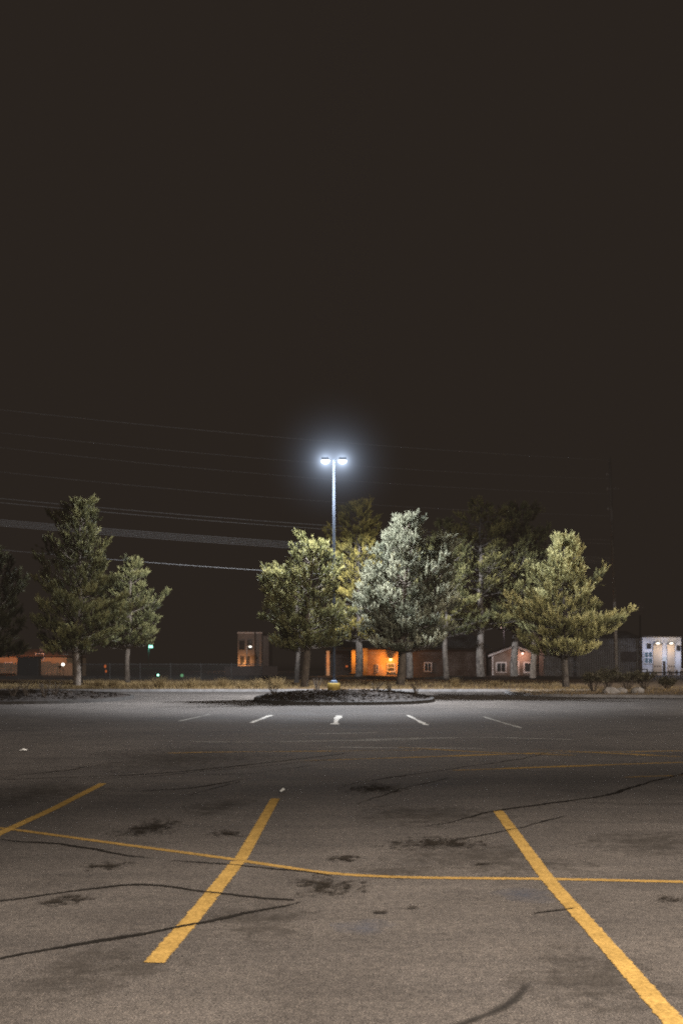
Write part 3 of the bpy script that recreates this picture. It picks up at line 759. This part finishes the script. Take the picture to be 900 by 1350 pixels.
for i, (x, d, h, wd, lab) in enumerate(((361, 41.6, 0.5, 0.7, 'bare shrub at the left end of the centre island'), (418, 43.6, 0.55, 0.5, 'thin bare shrub between round pine trunk and yellow lamp base'),
        (495, 42.5, 0.42, 0.7, 'low bare shrub left of the silvery pine trunk'), (514, 43, 0.36, 0.5, 'small bare shrub beside the silvery pine trunk'), (548, 43, 0.5, 0.6, 'bare shrub right of the silvery pine trunk'))):
    shrub(on(hc, x, d), h, wd, lab, 320 + i)
for i, (x, d, h, wd, lab) in enumerate(((782, 47.5, 0.95, 1.2, 'leafy dark shrub on the right island nearest the golden pine'), (800, 49, 1.05, 1.4, 'leafy dark shrub left of the utility pole foot'),
        (826, 48.5, 0.9, 1.5, 'leafy dark shrub right of the utility pole foot'), (850, 49, 0.95, 1.4, 'leafy dark shrub below the white building corner'), (879, 49.5, 0.55, 1.0, 'low dark shrub at the right edge below the railing'))):
    shrub(on(hr, x, d), h, wd, lab, 340 + i, 1.0, 'leafy shrubs on the right island', 26)
for i, (x, d, s, lab) in enumerate(((804, 45.2, 0.28, 'pale boulder at the foot of the shrubs on the right island'), (818, 45.8, 0.22, 'smaller boulder right of the pale one on the right island'), (840, 45.6, 0.24, 'boulder on the right island below the white building'))):
    rk = MB(); rk.ball((0, 0, 0), s, 1.3, 1, 0.75, 0.13, random.Random(400 + i)); o = rk.build('boulder', M['rock']); p = on(hr, x, d); o.location = (p.x, p.y, p.z + s * 0.35); tag(o, lab, 'rock', 'boulders on the right island')

# ------------------------------------------------------------------ utility pole and wires
PB = Vector((px(813, 74.0), 74.0, 0.10)); PT_ = wp(803, 604, 74.0)
LX0, LY0 = px(0, 60.0), 60.0
SL = (74.0 - LY0) / (PT_.x - LX0)
def on_line(x, y):
    """point at pixel (x, y) on the vertical plane that holds the wires"""
    k = (x - MID) / F; d = (LY0 - SL * LX0) / (1 - SL * k)
    return wp(x, y, d)
def util_pole(base, top, label):
    r = empty('utility_pole', base, label, 'utility pole')
    t = Vector(top) - Vector(base)
    po = MB(); po.tube([(0, 0, -0.3), t * 0.5, t], [0.13, 0.11, 0.09], 10); po.build('post', M['pole_wood'], r, True)
    for f in (0.925, 0.86, 0.77):
        p = t * f
        i_ = MB(); i_.tube([p, p + Vector((-0.26, -0.10, 0.03))], 0.025, 6); i_.lathe([(0.03, p.z - 0.06), (0.07, p.z - 0.03), (0.045, p.z + 0.02), (0.07, p.z + 0.05), (0.03, p.z + 0.12)], 10, (p.x - 0.28, p.y - 0.1))
        i_.build('insulator', M['porcelain'], r)
    p = t * 0.86; ca = MB(); ca.box(p.x - 0.1, p.x + 0.55, p.y - 0.17, p.y - 0.105, p.z - 0.05, p.z + 0.05); ca.build('cross_arm', M['pole_wood'], r)
    return r
util_pole(PB, PT_, 'bare wooden utility pole rising behind the golden pine at right')
ext = on_line(-420, 520)
util_pole(Vector((ext.x, ext.y, 0.0)), Vector((ext.x, ext.y, ext.z - 0.1)), 'wooden utility pole beyond the left edge of the frame')
def wire(pts, r, label, group, mt='wire'):
    P = [on_line(*p) for p in pts]; xs = np.array([p.x for p in P]); zs = np.array([p.z for p in P])
    cf = np.polyfit(xs, zs, 2 if len(P) > 2 else 1)
    x0, x1 = ext.x, PT_.x
    X = np.linspace(x0, x1, 40); mb = MB()
    mb.tube([(x, LY0 + SL * (x - LX0), float(np.polyval(cf, x))) for x in X], r, 5, False)
    o = mb.build('power_line', M[mt]); return tag(o, label, 'power line', group)
for i, (pts, r, lab) in enumerate((
        ([(0, 541), (300, 567), (500, 590), (803, 606)], 0.014, 'topmost thin wire, running to the head of the utility pole'),
        ([(0, 571), (200, 590), (500, 617), (803, 631)], 0.010, 'second thin wire from the top'),
        ([(0, 590), (320, 622), (500, 637), (803, 651)], 0.010, 'third thin wire from the top, at the cross arm of the utility pole'),
        ([(0, 622), (300, 651), (803, 680)], 0.010, 'fourth thin wire from the top'))):
    wire(pts, r, lab, 'thin wires high across the sky', 'wire_dark')
wire([(0, 657), (420, 692), (803, 712)], 0.014, 'upper wire of the close pair across the tall left pine top', 'pair of wires')
wire([(0, 662.5), (420, 697), (803, 717)], 0.014, 'lower wire of the close pair across the tall left pine top', 'pair of wires')
for k, nm in enumerate(('uppermost', 'second', 'middle', 'fourth', 'lowest')):
    wire([(0, 684.5 + 2.0 * k), (210, 703.5 + 2.0 * k), (430, 716.5 + 2.0 * k), (803, 735 + 2 * k)], 0.015, nm + ' cable of the tight bundle of five left of the lamp pole', 'bundle of five cables')
wire([(0, 724), (200, 743), (400, 754.5), (803, 770)], 0.011, 'lowest single wire, just above the small verge pine', 'single low wire')

# ------------------------------------------------------------------ buildings
HB = 85.0
def window(parent, x0, x1, z0, z1, y, bars=1, frame_m='trim', pane_m='glass', t=0.09, hbar=False):
    """on a wall that faces -Y at y; frame stands proud"""
    f = MB(); yy = y - 0.07
    for a in ((x0 - t, x1 + t, yy, y - 0.002, z1, z1 + t), (x0 - t, x1 + t, yy - 0.03, y - 0.002, z0 - t, z0)): f.box(*a)
    f.box(x0 - t, x0, yy, y - 0.002, z0, z1); f.box(x1, x1 + t, yy, y - 0.002, z0, z1)
    for k in range(bars):
        xm = x0 + (x1 - x0) * (k + 1) / (bars + 1); f.box(xm - 0.025, xm + 0.025, y - 0.055, y - 0.03, z0, z1)
    if hbar: zm = (z0 + z1) / 2; f.box(x0, x1, y - 0.062, y - 0.035, zm - 0.03, zm + 0.03)
    o = f.build('window', M[frame_m], parent)
    p = MB(); p.box(x0, x1, y - 0.028, y - 0.004, z0, z1); p.build('pane', M[pane_m], o); return o
def wall_lamp(parent, x, y, z, bulb, energy, c, s=0.10, out=0.28):
    b_ = MB(); b_.box(x - 0.06, x + 0.06, y - 0.04, y - 0.003, z - 0.1, z + 0.12); b_.tube([(x, y - 0.04, z + 0.08), (x, y - out, z + 0.10)], 0.02, 6)
    b_.lathe([(s * 1.2, z + 0.07), (s * 0.5, z + 0.14)], 12, (x, y - out))
    o = b_.build('wall_lamp', M['fixture'], parent)
    q = MB(); q.ball((x, y - out, z), s, sub=2); q.build('bulb', bulb, o, True)
    small_light('lamp_light', energy, c, parent, (x, y - out - 0.12, z - s - 0.06)); return o
def Z(y, d=HB): return EYE + (HOR - y) * d / F
ORANGE = (1.0, 0.36, 0.05)

# orange lit bungalow in the centre
hb = empty('house', (px(490, HB), HB, 0.06), 'low ochre house lit orange by a wall lamp, between the trunks in the centre', 'house')
o0 = hb.location.x
def hx(x, d=HB): return px(x, d) - o0
wl = MB(); wl.box(hx(484), hx(529), 0, 7, -0.1, 2.45); wl.box(hx(475.5), hx(484) - 0.004, -1.1, 7, -0.1, 2.55); wl.build('wall', M['stucco'], hb)
wl = MB(); wl.box(hx(529) + 0.004, hx(640), 0.25, 7, -0.1, 2.45); wl.build('shaded_wall', M['siding_dark'], hb)  # darker wall colour stands in for the wall lamp's light falling off
wl = MB(); wl.box(hx(428), hx(475.5) - 0.004, 1.2, 7, -0.1, 2.4); wl.build('garage_wall', M['dark_wood'], hb)
ps = MB(); ps.box(hx(430.5), hx(434.5), -1.1, -0.8, -0.1, 2.35); ps.build('porch_post', M['stucco'], hb)
ps = MB(); ps.box(hx(463), hx(468), -1.1, -0.8, 0.5, 2.4); ps.box(hx(461.5), hx(470), -1.12, -0.78, 0.42, 0.5); ps.build('porch_post', M['stucco'], hb)
dr = MB(); dr.box(hx(469), hx(475), -0.6, -0.5, 0.0, 2.1); dr.build('door', M['door'], hb)
rf = MB(); x0, x1 = hx(424), hx(644)
rf.v += [(x0, -1.5, 2.56), (x1, -1.5, 2.56), (x1, 7.4, 2.56), (x0, 7.4, 2.56), (x0 + 1.5, 3, 4.2), (x1 - 1.5, 3, 4.2)]
rf.f += [(0, 1, 5, 4), (1, 2, 5), (2, 3, 4, 5), (3, 0, 4), (3, 2, 1, 0)]
rf.build('roof', M['roof'], hb)
window(hb, hx(511), hx(519.5), 0.62, 1.22, 0, 0, 'trim', 'glass', 0.07, True)
window(hb, hx(496.2), hx(498), 0.6, 1.15, 0, 0, 'trim', 'glass', 0.04)
window(hb, hx(560), hx(568), 0.62, 1.3, 0.25, 1, 'trim', 'glass', 0.07)
wall_lamp(hb, hx(514.5), 0, 1.62, M['bulb_warm'], 620, ORANGE, 0.13)
small_light('porch_light', 200, (1.0, 0.42, 0.06), hb, (hx(470), -1.9, 1.8)); small_light('porch_light', 80, ORANGE, hb, (hx(431), -2.1, 1.4))
bl = MB(); bl.ball((hx(457), 1.0, 1.02), 0.09, 1.3, 0.5, 1, sub=2); bl.build('bulb', M['bulb_red'], hb)

# brick building with street light at left
DB = 140.0
bb = empty('brick_building', (px(334, DB), DB, 0.06), 'pale brick two storey building, its lower wall lit orange, left of the round pine', 'building')
o1 = bb.location.x
def bx_(x): return px(x, DB) - o1
top = Z(835, DB) - 0.06
wl = MB(); wl.box(bx_(313.5), bx_(345), 0, 8, -0.1, top); wl.box(bx_(345) + 0.004, bx_(354), 0.4, 8, -0.1, top - 0.35); wl.build('wall', M['brick'], bb)
rf = MB(); rf.box(bx_(312.8), bx_(346), -0.12, 8.1, top + 0.003, top + 0.18); rf.build('parapet', M['trim'], bb)
for a, c_ in ((316, 322), (326.5, 331.5)): window(bb, bx_(a), bx_(c_), Z(856, DB) - .06, Z(845, DB) - .06, 0, 0, 'dark_wood', 'glass', 0.08, True)
for a, c_ in ((317.5, 321.5), (325, 328)): window(bb, bx_(a), bx_(c_), Z(876, DB) - .06, Z(866.5, DB) - .06, 0, 0, 'dark_wood', 'glass', 0.08)
dp = MB(); dp.box(bx_(335.4), bx_(337.2), -0.2, -0.003, -0.1, top + 0.15); dp.build('drain_pipe', M['dark_wood'], bb)
sl = empty('wall_light_post', (px(325.5, DB - 3), DB - 3, 0.06), 'small post light before the pale brick building', 'lamp')
p_ = MB(); p_.tube([(0, 0, 0), (0, 0, Z(853, DB))], 0.07, 8); p_.tube([(0, 0, Z(853, DB) - 0.02), (0.42, 0, Z(852.5, DB))], 0.05, 6); p_.build('post', M['pole_wood'], sl)
p_ = MB(); p_.ball((0.46, 0, Z(853.5, DB)), 0.22, 1, 0.8, 0.6); p_.build('bulb', M['bulb_white'], sl, True)
small_light('lamp_light', 650, (1.0, 0.44, 0.14), bb, (bx_(321), -0.9, 1.0)); small_light('lamp_light', 900, (1.0, 0.84, 0.76), bb, (bx_(330), -5.5, 4.6))  # second light: white fill added out front to brighten the upper wall

lo = empty('low_wall', (px(332, 100), 100, 0.06), 'low dark wall hiding the foot of the pale brick building', 'wall')
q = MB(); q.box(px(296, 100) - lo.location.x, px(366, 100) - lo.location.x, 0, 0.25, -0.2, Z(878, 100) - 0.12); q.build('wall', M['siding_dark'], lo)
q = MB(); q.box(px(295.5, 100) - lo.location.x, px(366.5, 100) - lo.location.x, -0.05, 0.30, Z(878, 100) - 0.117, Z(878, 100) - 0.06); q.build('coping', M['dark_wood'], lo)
# green lamp far left
gl = empty('street_light', (px(196, 180), 180, 0.06), 'distant green glowing street light left of centre', 'street light')
zt = Z(850, 180); p_ = MB(); p_.tube([(0, 0, -0.1), (0, 0, zt)], 0.10, 8); p_.tube([(0, 0, zt - .05), (0.5, 0, zt)], 0.07, 6); p_.build('pole', M['steel'], gl)
p_ = MB(); p_.box(0.05, 0.75, -0.2, 0.2, zt - 0.62, zt - 0.12, 0.06); p_.build('lamp_head', M['bulb_green'], gl)
small_light('lamp_light', 330, (0.2, 1.0, 0.55), gl, (0.4, -0.4, zt - 0.8), 0.2)
for i, (x, y, d, s, m_, lab) in enumerate(((139, 878.5, 80, 0.11, 'bulb_red', 'upper red reflector left of the smaller pine'), (140, 885, 80, 0.09, 'bulb_red', 'lower red reflector left of the smaller pine'),
        (208.5, 890, 78, 0.10, 'bulb_green', 'tiny green ground light by the largest grass clump'), (240, 890.5, 78, 0.16, 'bulb_dimgreen', 'dim green ground light at the foot of the chain fence'))):
    r_ = empty('marker_light', (px(x, d), d, 0.06), lab, 'marker light', 'small marker lights along the chain fence')
    q = MB(); q.tube([(0, 0, -0.05), (0, 0, Z(y, d) - 0.06 - s * .6)], 0.03, 6); q.build('stake', M['black_rail'], r_)
    q = MB(); q.ball((0, 0, Z(y, d) - 0.06), s, 0.8, 0.8, 1.3 if i < 2 else 0.8); q.build('lens', M[m_], r_, True)
    if i == 0: pass

# chain fence at left
fe = empty('chain_fence', (px(225, 75), 75, 0.08), 'low chain link fence behind the dry grass at left', 'fence')
fx0, fx1 = px(105, 75) - fe.location.x, px(345, 75) - fe.location.x
ra = MB(); ra.tube([(fx0, 0, 1.24), (fx1, 0, 1.24)], 0.028, 6); ra.build('rail', M['fence_metal'], fe)
for k in range(7):
    x = fx0 + (fx1 - fx0) * k / 6; q = MB(); q.tube([(x, 0, -0.2), (x, 0, 1.32)], 0.035, 6); q.build('post', M['fence_metal'], fe)
q = MB(); q.quad((fx0, 0.03, 0.02), (fx1, 0.03, 0.02), (fx1, 0.03, 1.2), (fx0, 0.03, 1.2)); q.build('wire_mesh', M['chain'], fe)
# low dark wall / berm behind the verge
be = MB()
for k in range(81):
    x = -45 + 90 * k / 80
    for (dy, z) in ((0, 0.05), (0.8, 0.30 + 0.08 * math.sin(x * 0.9)), (2.0, 0.36 + 0.06 * math.sin(x * 0.5 + 1)), (3.2, 0.05)): be.v.append((x, 77.5 + dy, z))
for k in range(80):
    for j in range(3): n = 4 * k + j; be.f.append((n, n + 4, n + 5, n + 1))
struct(be.build('berm', M['ground'], smooth=True))

# left house with board fence and dark cabinet
lh = empty('house', (px(40, 92), 92, 0.06), 'orange lit house with brown roof at the far left', 'house')
o2 = lh.location.x
def lx(x): return px(x, 92) - o2
wl = MB(); wl.box(lx(-60), lx(88), 0, 7, -0.1, 1.9); wl.build('wall', M['stucco'], lh)
rf = MB(); z1, z2 = 1.905, Z(855.5, 92) - .06
rf.v += [(lx(-66), -0.5, z1), (lx(94), -0.5, z1), (lx(94), 7.5, z1), (lx(-66), 7.5, z1), (lx(-40), 3, z2), (lx(58), 3, z2)]
rf.f += [(0, 1, 5, 4), (1, 2, 5), (2, 3, 4, 5), (3, 0, 4), (3, 2, 1, 0)]
rf.build('roof', M['roof_red'], lh)
window(lh, lx(48), lx(58), Z(863.5, 92) - .5, Z(862, 92) - .06, 0, 0, 'trim', 'glass', 0.05)
window(lh, lx(8), lx(16), 0.5, 1.3, 0, 1, 'trim', 'glass', 0.07)
ch = MB(); ch.box(lx(44), lx(49), 2, 2.6, 2.2, Z(855, 92)); ch.build('chimney', M['brick'], lh)
small_light('lamp_light', 520, (1.0, 0.36, 0.12), lh, (lx(58), -3.2, 2.6)); small_light('lamp_light', 240, (1.0, 0.32, 0.10), lh, (lx(8), -2.5, 1.9))
bf = empty('board_fence', (px(50, 87), 87, 0.06), 'wooden board fence lit orange before the far left house', 'fence')
q = MB(); fr_ = random.Random(77); x = px(-50, 87) - bf.location.x; xe = px(95, 87) - bf.location.x
hs = MB()
while x < xe:
    w_ = 0.14; hgt = 1.30 + fr_.uniform(-0.05, 0.05) + (0.12 if x > 0 and x < 1.2 else 0); q.box(x, x + w_ - 0.02, 0, 0.025 + fr_.uniform(0, 0.015), 0, hgt); x += w_
q.build('board_panel', M['board'], bf)
q = MB(); q.box(px(-50, 87) - bf.location.x, xe, 0.042, 0.10, 0.95, 1.05); q.box(px(-50, 87) - bf.location.x, xe, 0.042, 0.10, 0.25, 0.35); q.build('rail', M['dark_wood'], bf)
yl = empty('yard_light', (px(83.5, 86), 86, 0.06), 'small white yard light on a stake at the board fence', 'lamp')
q = MB(); q.tube([(0, 0, -.05), (0, 0, 1.1)], 0.03, 6); q.build('stake', M['black_rail'], yl)
q = MB(); q.ball((0, -0.02, Z(876, 86) - 0.06), 0.13); q.build('bulb', M['bulb_white'], yl, True)
small_light('lamp_light', 40, (1.0, 0.5, 0.2), yl, (0.35, -0.5, 1.25))
cb = empty('utility_cabinet', (px(39, 80), 80, 0.06), 'big dark utility cabinet silhouetted before the board fence', 'cabinet')
q = MB(); q.box(-0.85, 0.85, -0.4, 0.4, 0.15, 1.75, 0.0); q.build('body', M['box_green'], cb, bevel=0.05)
q = MB(); q.box(-0.9, 0.9, -0.46, 0.46, 1.752, 1.84, 0.04); q.build('lid', M['box_green'], cb)
for s_ in (-1, 1):
    q = MB(); q.box(s_ * 0.42 - 0.38, s_ * 0.42 + 0.38, -0.425, -0.403, 0.25, 1.65); d_ = q.build('door', M['box_green'], cb)
    q = MB(); q.box(s_ * 0.08 - 0.02, s_ * 0.08 + 0.02, -0.46, -0.428, 0.9, 1.1); q.build('handle', M['black_rail'], d_)
q = MB(); q.box(-0.95, 0.95, -0.5, 0.5, -0.1, 0.148); q.build('plinth', M['kerb_dark'], cb)

# gabled cottage
gc = empty('cottage', (px(683, HB), HB, 0.06), 'small brown gabled cottage with pink lit white trim behind the verge pines', 'house')
o3 = gc.location.x
def cx_(x): return px(x, HB) - o3
xl, xr, xp = cx_(648), cx_(708), cx_(677); ze, zp = Z(864) - .06, Z(853.5) - .06
wl = MB()
wl.v += [(xl, 0, -0.1), (xr, 0, -0.1), (xr, 0, ze), (xp, 0, zp), (xl, 0, ze), (xl, 6, -0.1), (xr, 6, -0.1), (xr, 6, ze), (xp, 6, zp), (xl, 6, ze)]
wl.f += [(0, 1, 2, 3, 4), (6, 5, 9, 8, 7), (1, 6, 7, 2), (5, 0, 4, 9)]
wl.box(xr + 0.004, cx_(719), 0.6, 6, -0.1, ze - 0.4)
wl.build('wall', M['siding'], gc)
rf = MB()
for s_, xa in ((-1, xl), (1, xr)):
    ov = 0.35 * s_; dz = (zp - ze) / abs(xp - xa) * 0.35
    a, b_, = (xa + ov, -0.35, ze - dz + 0.03), (xp, -0.35, zp + 0.03)
    n = len(rf.v)
    rf.v += [a, b_, (xp, 6.3, zp + 0.03), (xa + ov, 6.3, ze - dz + 0.03), (a[0], a[1], a[2] + 0.12), (b_[0], b_[1], b_[2] + 0.12), (xp, 6.3, zp + 0.15), (xa + ov, 6.3, ze - dz + 0.15)]
    for q_ in ((0, 3, 2, 1), (4, 5, 6, 7), (0, 1, 5, 4), (2, 3, 7, 6), (3, 0, 4, 7)): rf.f.append(tuple(n + i for i in q_))
rf.build('roof', M['roof'], gc)
fa = MB()
for s_, xa in ((-1, xl), (1, xr)):
    ov = 0.35 * s_; dz = (zp - ze) / abs(xp - xa) * 0.35
    n = len(fa.v)
    for yy in (-0.40, -0.355): fa.v += [(xa + ov, yy, ze - dz + 0.0), (xp, yy, zp + 0.0), (xp, yy, zp + 0.17), (xa + ov, yy, ze - dz + 0.17)]
    for q_ in ((0, 1, 2, 3), (7, 6, 5, 4), (0, 4, 5, 1), (3, 2, 6, 7)): fa.f.append(tuple(n + i for i in q_))
fa.build('fascia', M['trim'], gc)
cp = MB(); cp.box(xl - 0.004, xl + 0.12, -0.03, -0.003, -0.1, ze - 0.05); cp.build('corner_board', M['trim'], gc)
window(gc, cx_(654.5), cx_(665.5), Z(885.5) - .06, Z(874.5) - .06, 0, 1, 'trim', 'glass', 0.11)
window(gc, cx_(691), cx_(702), Z(885.5) - .06, Z(874.5) - .06, 0, 0, 'trim', 'glass', 0.13)
dr = MB(); dr.box(cx_(673), cx_(684), -0.05, -0.003, -0.05, Z(871) - .06); d_ = dr.build('door', M['trim'], gc)
dr = MB(); dr.box(cx_(675), cx_(682), -0.075, -0.053, 0.0, Z(872.5) - .06); dr.build('door_panel', M['tan_panel'], d_)
wall_lamp(gc, cx_(687.5), 0, Z(861.5) - .06, M['bulb_pink'], 120, (1.0, 0.58, 0.45), 0.09)
small_light('porch_light', 46, (1.0, 0.6, 0.48), gc, (cx_(660), -3.0, 1.6))
lw = MB(); lw.box(cx_(640), xl - 0.36, 1.0, 6, -0.1, 1.9); lw.build('side_wing', M['siding'], gc)
# lamp glowing pink behind the trees
pk = empty('street_light', (px(664, 100), 100, 0.06), 'pinkish street light glowing through the boughs above the cottage', 'street light')
zt = Z(827, 100) - .06
q = MB(); q.tube([(0, 0, -.1), (0, 0, zt + .1)], 0.07, 8); q.tube([(0, 0, zt + .1), (-0.3, -0.3, zt + .15)], 0.04, 6); q.build('pole', M['steel'], pk)
q = MB(); q.ball((-0.3, -0.3, zt), 0.20, 1, 1, 0.7); q.build('bulb', M['bulb_pink'], pk, True)
small_light('lamp_light', 160, (1.0, 0.62, 0.5), pk, (-0.3, -0.6, zt - 0.2))

# ribbed metal shed
SH = 83.0
sh = empty('metal_shed', (px(782, SH), SH, 0.06), 'long grey ribbed metal shed behind the golden pine', 'shed')
sx0, sx1 = px(716, SH) - sh.location.x, px(845, SH) - sh.location.x; zt = Z(842, SH)
wl = MB(); n_r = 44
prof = []
for k in range(n_r):
    a = sx0 + (sx1 - sx0) * k / n_r; s_ = (sx1 - sx0) / n_r
    prof += [(a, 0), (a + s_ * 0.5, 0), (a + s_ * 0.58, -0.09), (a + s_ * 0.92, -0.09)]
prof.append((sx1, 0))
for (x, y) in prof: wl.v += [(x, y, -0.1), (x, y, zt)]
for k in range(len(prof) - 1): n = 2 * k; wl.f.append((n, n + 2, n + 3, n + 1))
n = len(wl.v); wl.v += [(sx0, 9, -0.1), (sx0, 9, zt), (sx1, 9, -0.1), (sx1, 9, zt)]
wl.f += [(n, 0, 1, n + 1), (n - 2, n + 2, n + 3, n - 1), (n + 2, n, n + 1, n + 3)]
wl.build('wall', M['ribbed'], sh)
rf = MB(); rf.v += [(sx0 - .2, -0.4, zt + .01), (sx1 + .02, -0.4, zt + .01), (sx1 + .02, 9.3, zt + .01), (sx0 - .2, 9.3, zt + .01), (sx0 - .2, 4.5, zt + 0.7), (sx1 + .02, 4.5, zt + 0.7)]
rf.f += [(0, 1, 5, 4), (2, 3, 4, 5), (0, 4, 3), (1, 2, 5), (3, 2, 1, 0)]; rf.build('roof', M['ribbed'], sh)
sg = MB(); sg.box(px(818, SH) - sh.location.x, px(838, SH) - sh.location.x, -0.14, -0.10, Z(873, SH), Z(860, SH)); sg.build('sign_board', M['dark_wood'], sh)

# white building at the right edge
WB = 82.0
wb = empty('commercial_building', (px(871, WB), WB, 0.06), 'white building at the right edge with two tan bays lit from above', 'building')
o4 = wb.location.x
def bxw(x): return px(x, WB) - o4
def zw(y): return Z(y, WB) - 0.06
wl = MB(); wl.box(bxw(846), bxw(897), 0, 9, -0.1, zw(840.5)); wl.build('wall', M['white_wall'], wb)
rf = MB(); rf.box(bxw(845.5), bxw(897.6), -0.12, 9.1, zw(840.5) + .003, zw(839.2)); rf.box(bxw(850), bxw(864), 0.4, 3, zw(839.2) + .003, zw(837.8)); rf.build('roof_edge', M['ribbed'], wb)
for a, c_, in ((860, 871.5), (878.5, 888)):
    py = MB(); py.box(bxw(a), bxw(c_), -0.10, -0.003, -0.1, zw(848.5)); bay = py.build('bay_panel', M['tan_panel'], wb)
    hd = MB(); xm = (bxw(a) + bxw(c_)) / 2; hw_ = (bxw(c_) - bxw(a)) / 2
    for k in range(9):
        t_ = math.pi * k / 8; hd.v += [(xm + hw_ * math.cos(t_), -0.32, zw(849.5) + hw_ * 0.55 * math.sin(t_)), (xm + hw_ * math.cos(t_), -0.003, zw(849.5) + hw_ * 0.8 * math.sin(t_))]
    for k in range(8): n = 2 * k; hd.f.append((n, n + 2, n + 3, n + 1))
    h_ = hd.build('lamp_hood', M['white_wall'], bay)
    ba = MB(); ba.box(bxw(a), bxw(c_), -0.36, -0.11, zw(850.2), zw(849.2)); ba.build('ledge', M['dark_wood'], bay)
    bu = MB(); bu.ball((xm, -0.2, zw(848.5)), 0.09, 1.6, 0.8, 0.8); bu.build('bulb', M['bulb_white'], bay, True)
    small_light('lamp_light', 30, (1.0, 0.80, 0.58), wb, (xm, -0.55, zw(846.5)), 0.06)
    small_light('lamp_light', 44, (1.0, 0.80, 0.58), wb, (xm, -0.55, zw(853)), 0.06)
    for k in range(3):
        vb = MB(); x_ = bxw(a + 1.5 + 3.2 * k); vb.box(x_, x_ + 0.09, -0.115, -0.103, zw(879), zw(877.4)); vb.build('vent', M['dark_wood'], bay)
window(wb, bxw(852.5), bxw(857), zw(855), zw(849), 0, 0, 'dark_wood', 'glass', 0.03)
window(wb, bxw(849), bxw(858.5), zw(874), zw(860), 0, 1, 'white_wall', 'sign_lit', 0.05, True)
window(wb, bxw(891.5), bxw(895), zw(857.5), zw(851.5), 0, 0, 'dark_wood', 'glass', 0.03)
dr = MB(); dr.box(bxw(873), bxw(876.5), -0.04, -0.003, -0.05, zw(872)); dr.build('door', M['dark_wood'], wb)
st = MB(); st.box(bxw(873.2), bxw(877), -0.10, -0.045, zw(871.5), zw(865.5)); st.build('light_strip', M['strip_lit'], wb)
small_light('lamp_light', 75, (0.66, 0.74, 1.0), wb, (bxw(875), -0.9, zw(864)), 0.1)
small_light('lamp_light', 70, (0.62, 0.70, 1.0), wb, (bxw(852), -1.3, zw(858)), 0.1)
small_light('lamp_light', 32, (0.66, 0.74, 1.0), wb, (bxw(893), -0.9, zw(866)), 0.1)
rl = empty('railing', (px(868, 80), 80, 0.06), 'black post and rail fence before the white building', 'railing')
def rx_(x): return px(x, 80) - rl.location.x
q = MB(); q.box(rx_(846), rx_(960), -0.03, 0.03, Z(887.6, 80) - .06, Z(886, 80) - .06); q.box(rx_(830), rx_(852.5), -0.03, 0.03, Z(883, 80) - .06, Z(881.8, 80) - .06); q.build('rail', M['black_rail'], rl)
for x in (831, 842, 852, 864, 876, 884, 896, 908):
    q = MB(); q.box(rx_(x) - 0.045, rx_(x) + 0.045, -0.08, -0.033, -0.05, Z(881.8 if x < 853 else 885.5, 80) - .06); q.build('post', M['black_rail'], rl)
for i, x in enumerate((881.5, 891, 898)):
    o = empty('bollard', (px(x, 80.8), 80.8, 0.06), ('white bollard before the right tan bay', 'white bollard right of the tan bays', 'white bollard at the right corner of the white building')[i], 'bollard', 'white bollards before the white building')
    q = MB(); q.lathe([(0.10, -0.05), (0.10, 0.78), (0.07, 0.84), (0.01, 0.86)], 12); q.build('post', M['trim'], o)
    q = MB(); q.lathe([(0.105, 0.60), (0.105, 0.68)], 12); q.build('band', M['dark_wood'], o)
# pole sign behind the shed
sg = empty('pole_sign', (px(843, 105), 105, 0.06), 'small pale sign high on a pole behind the shed', 'sign')
q = MB(); q.tube([(0, 0, -.1), (0, 0, Z(800, 105))], 0.09, 8); q.build('pole', M['fixture'], sg)
q = MB(); q.box(-0.35, 0.35, -0.12, -0.095, Z(812, 105), Z(795, 105)); q.build('panel', M['trim'], sg, bevel=0.02)
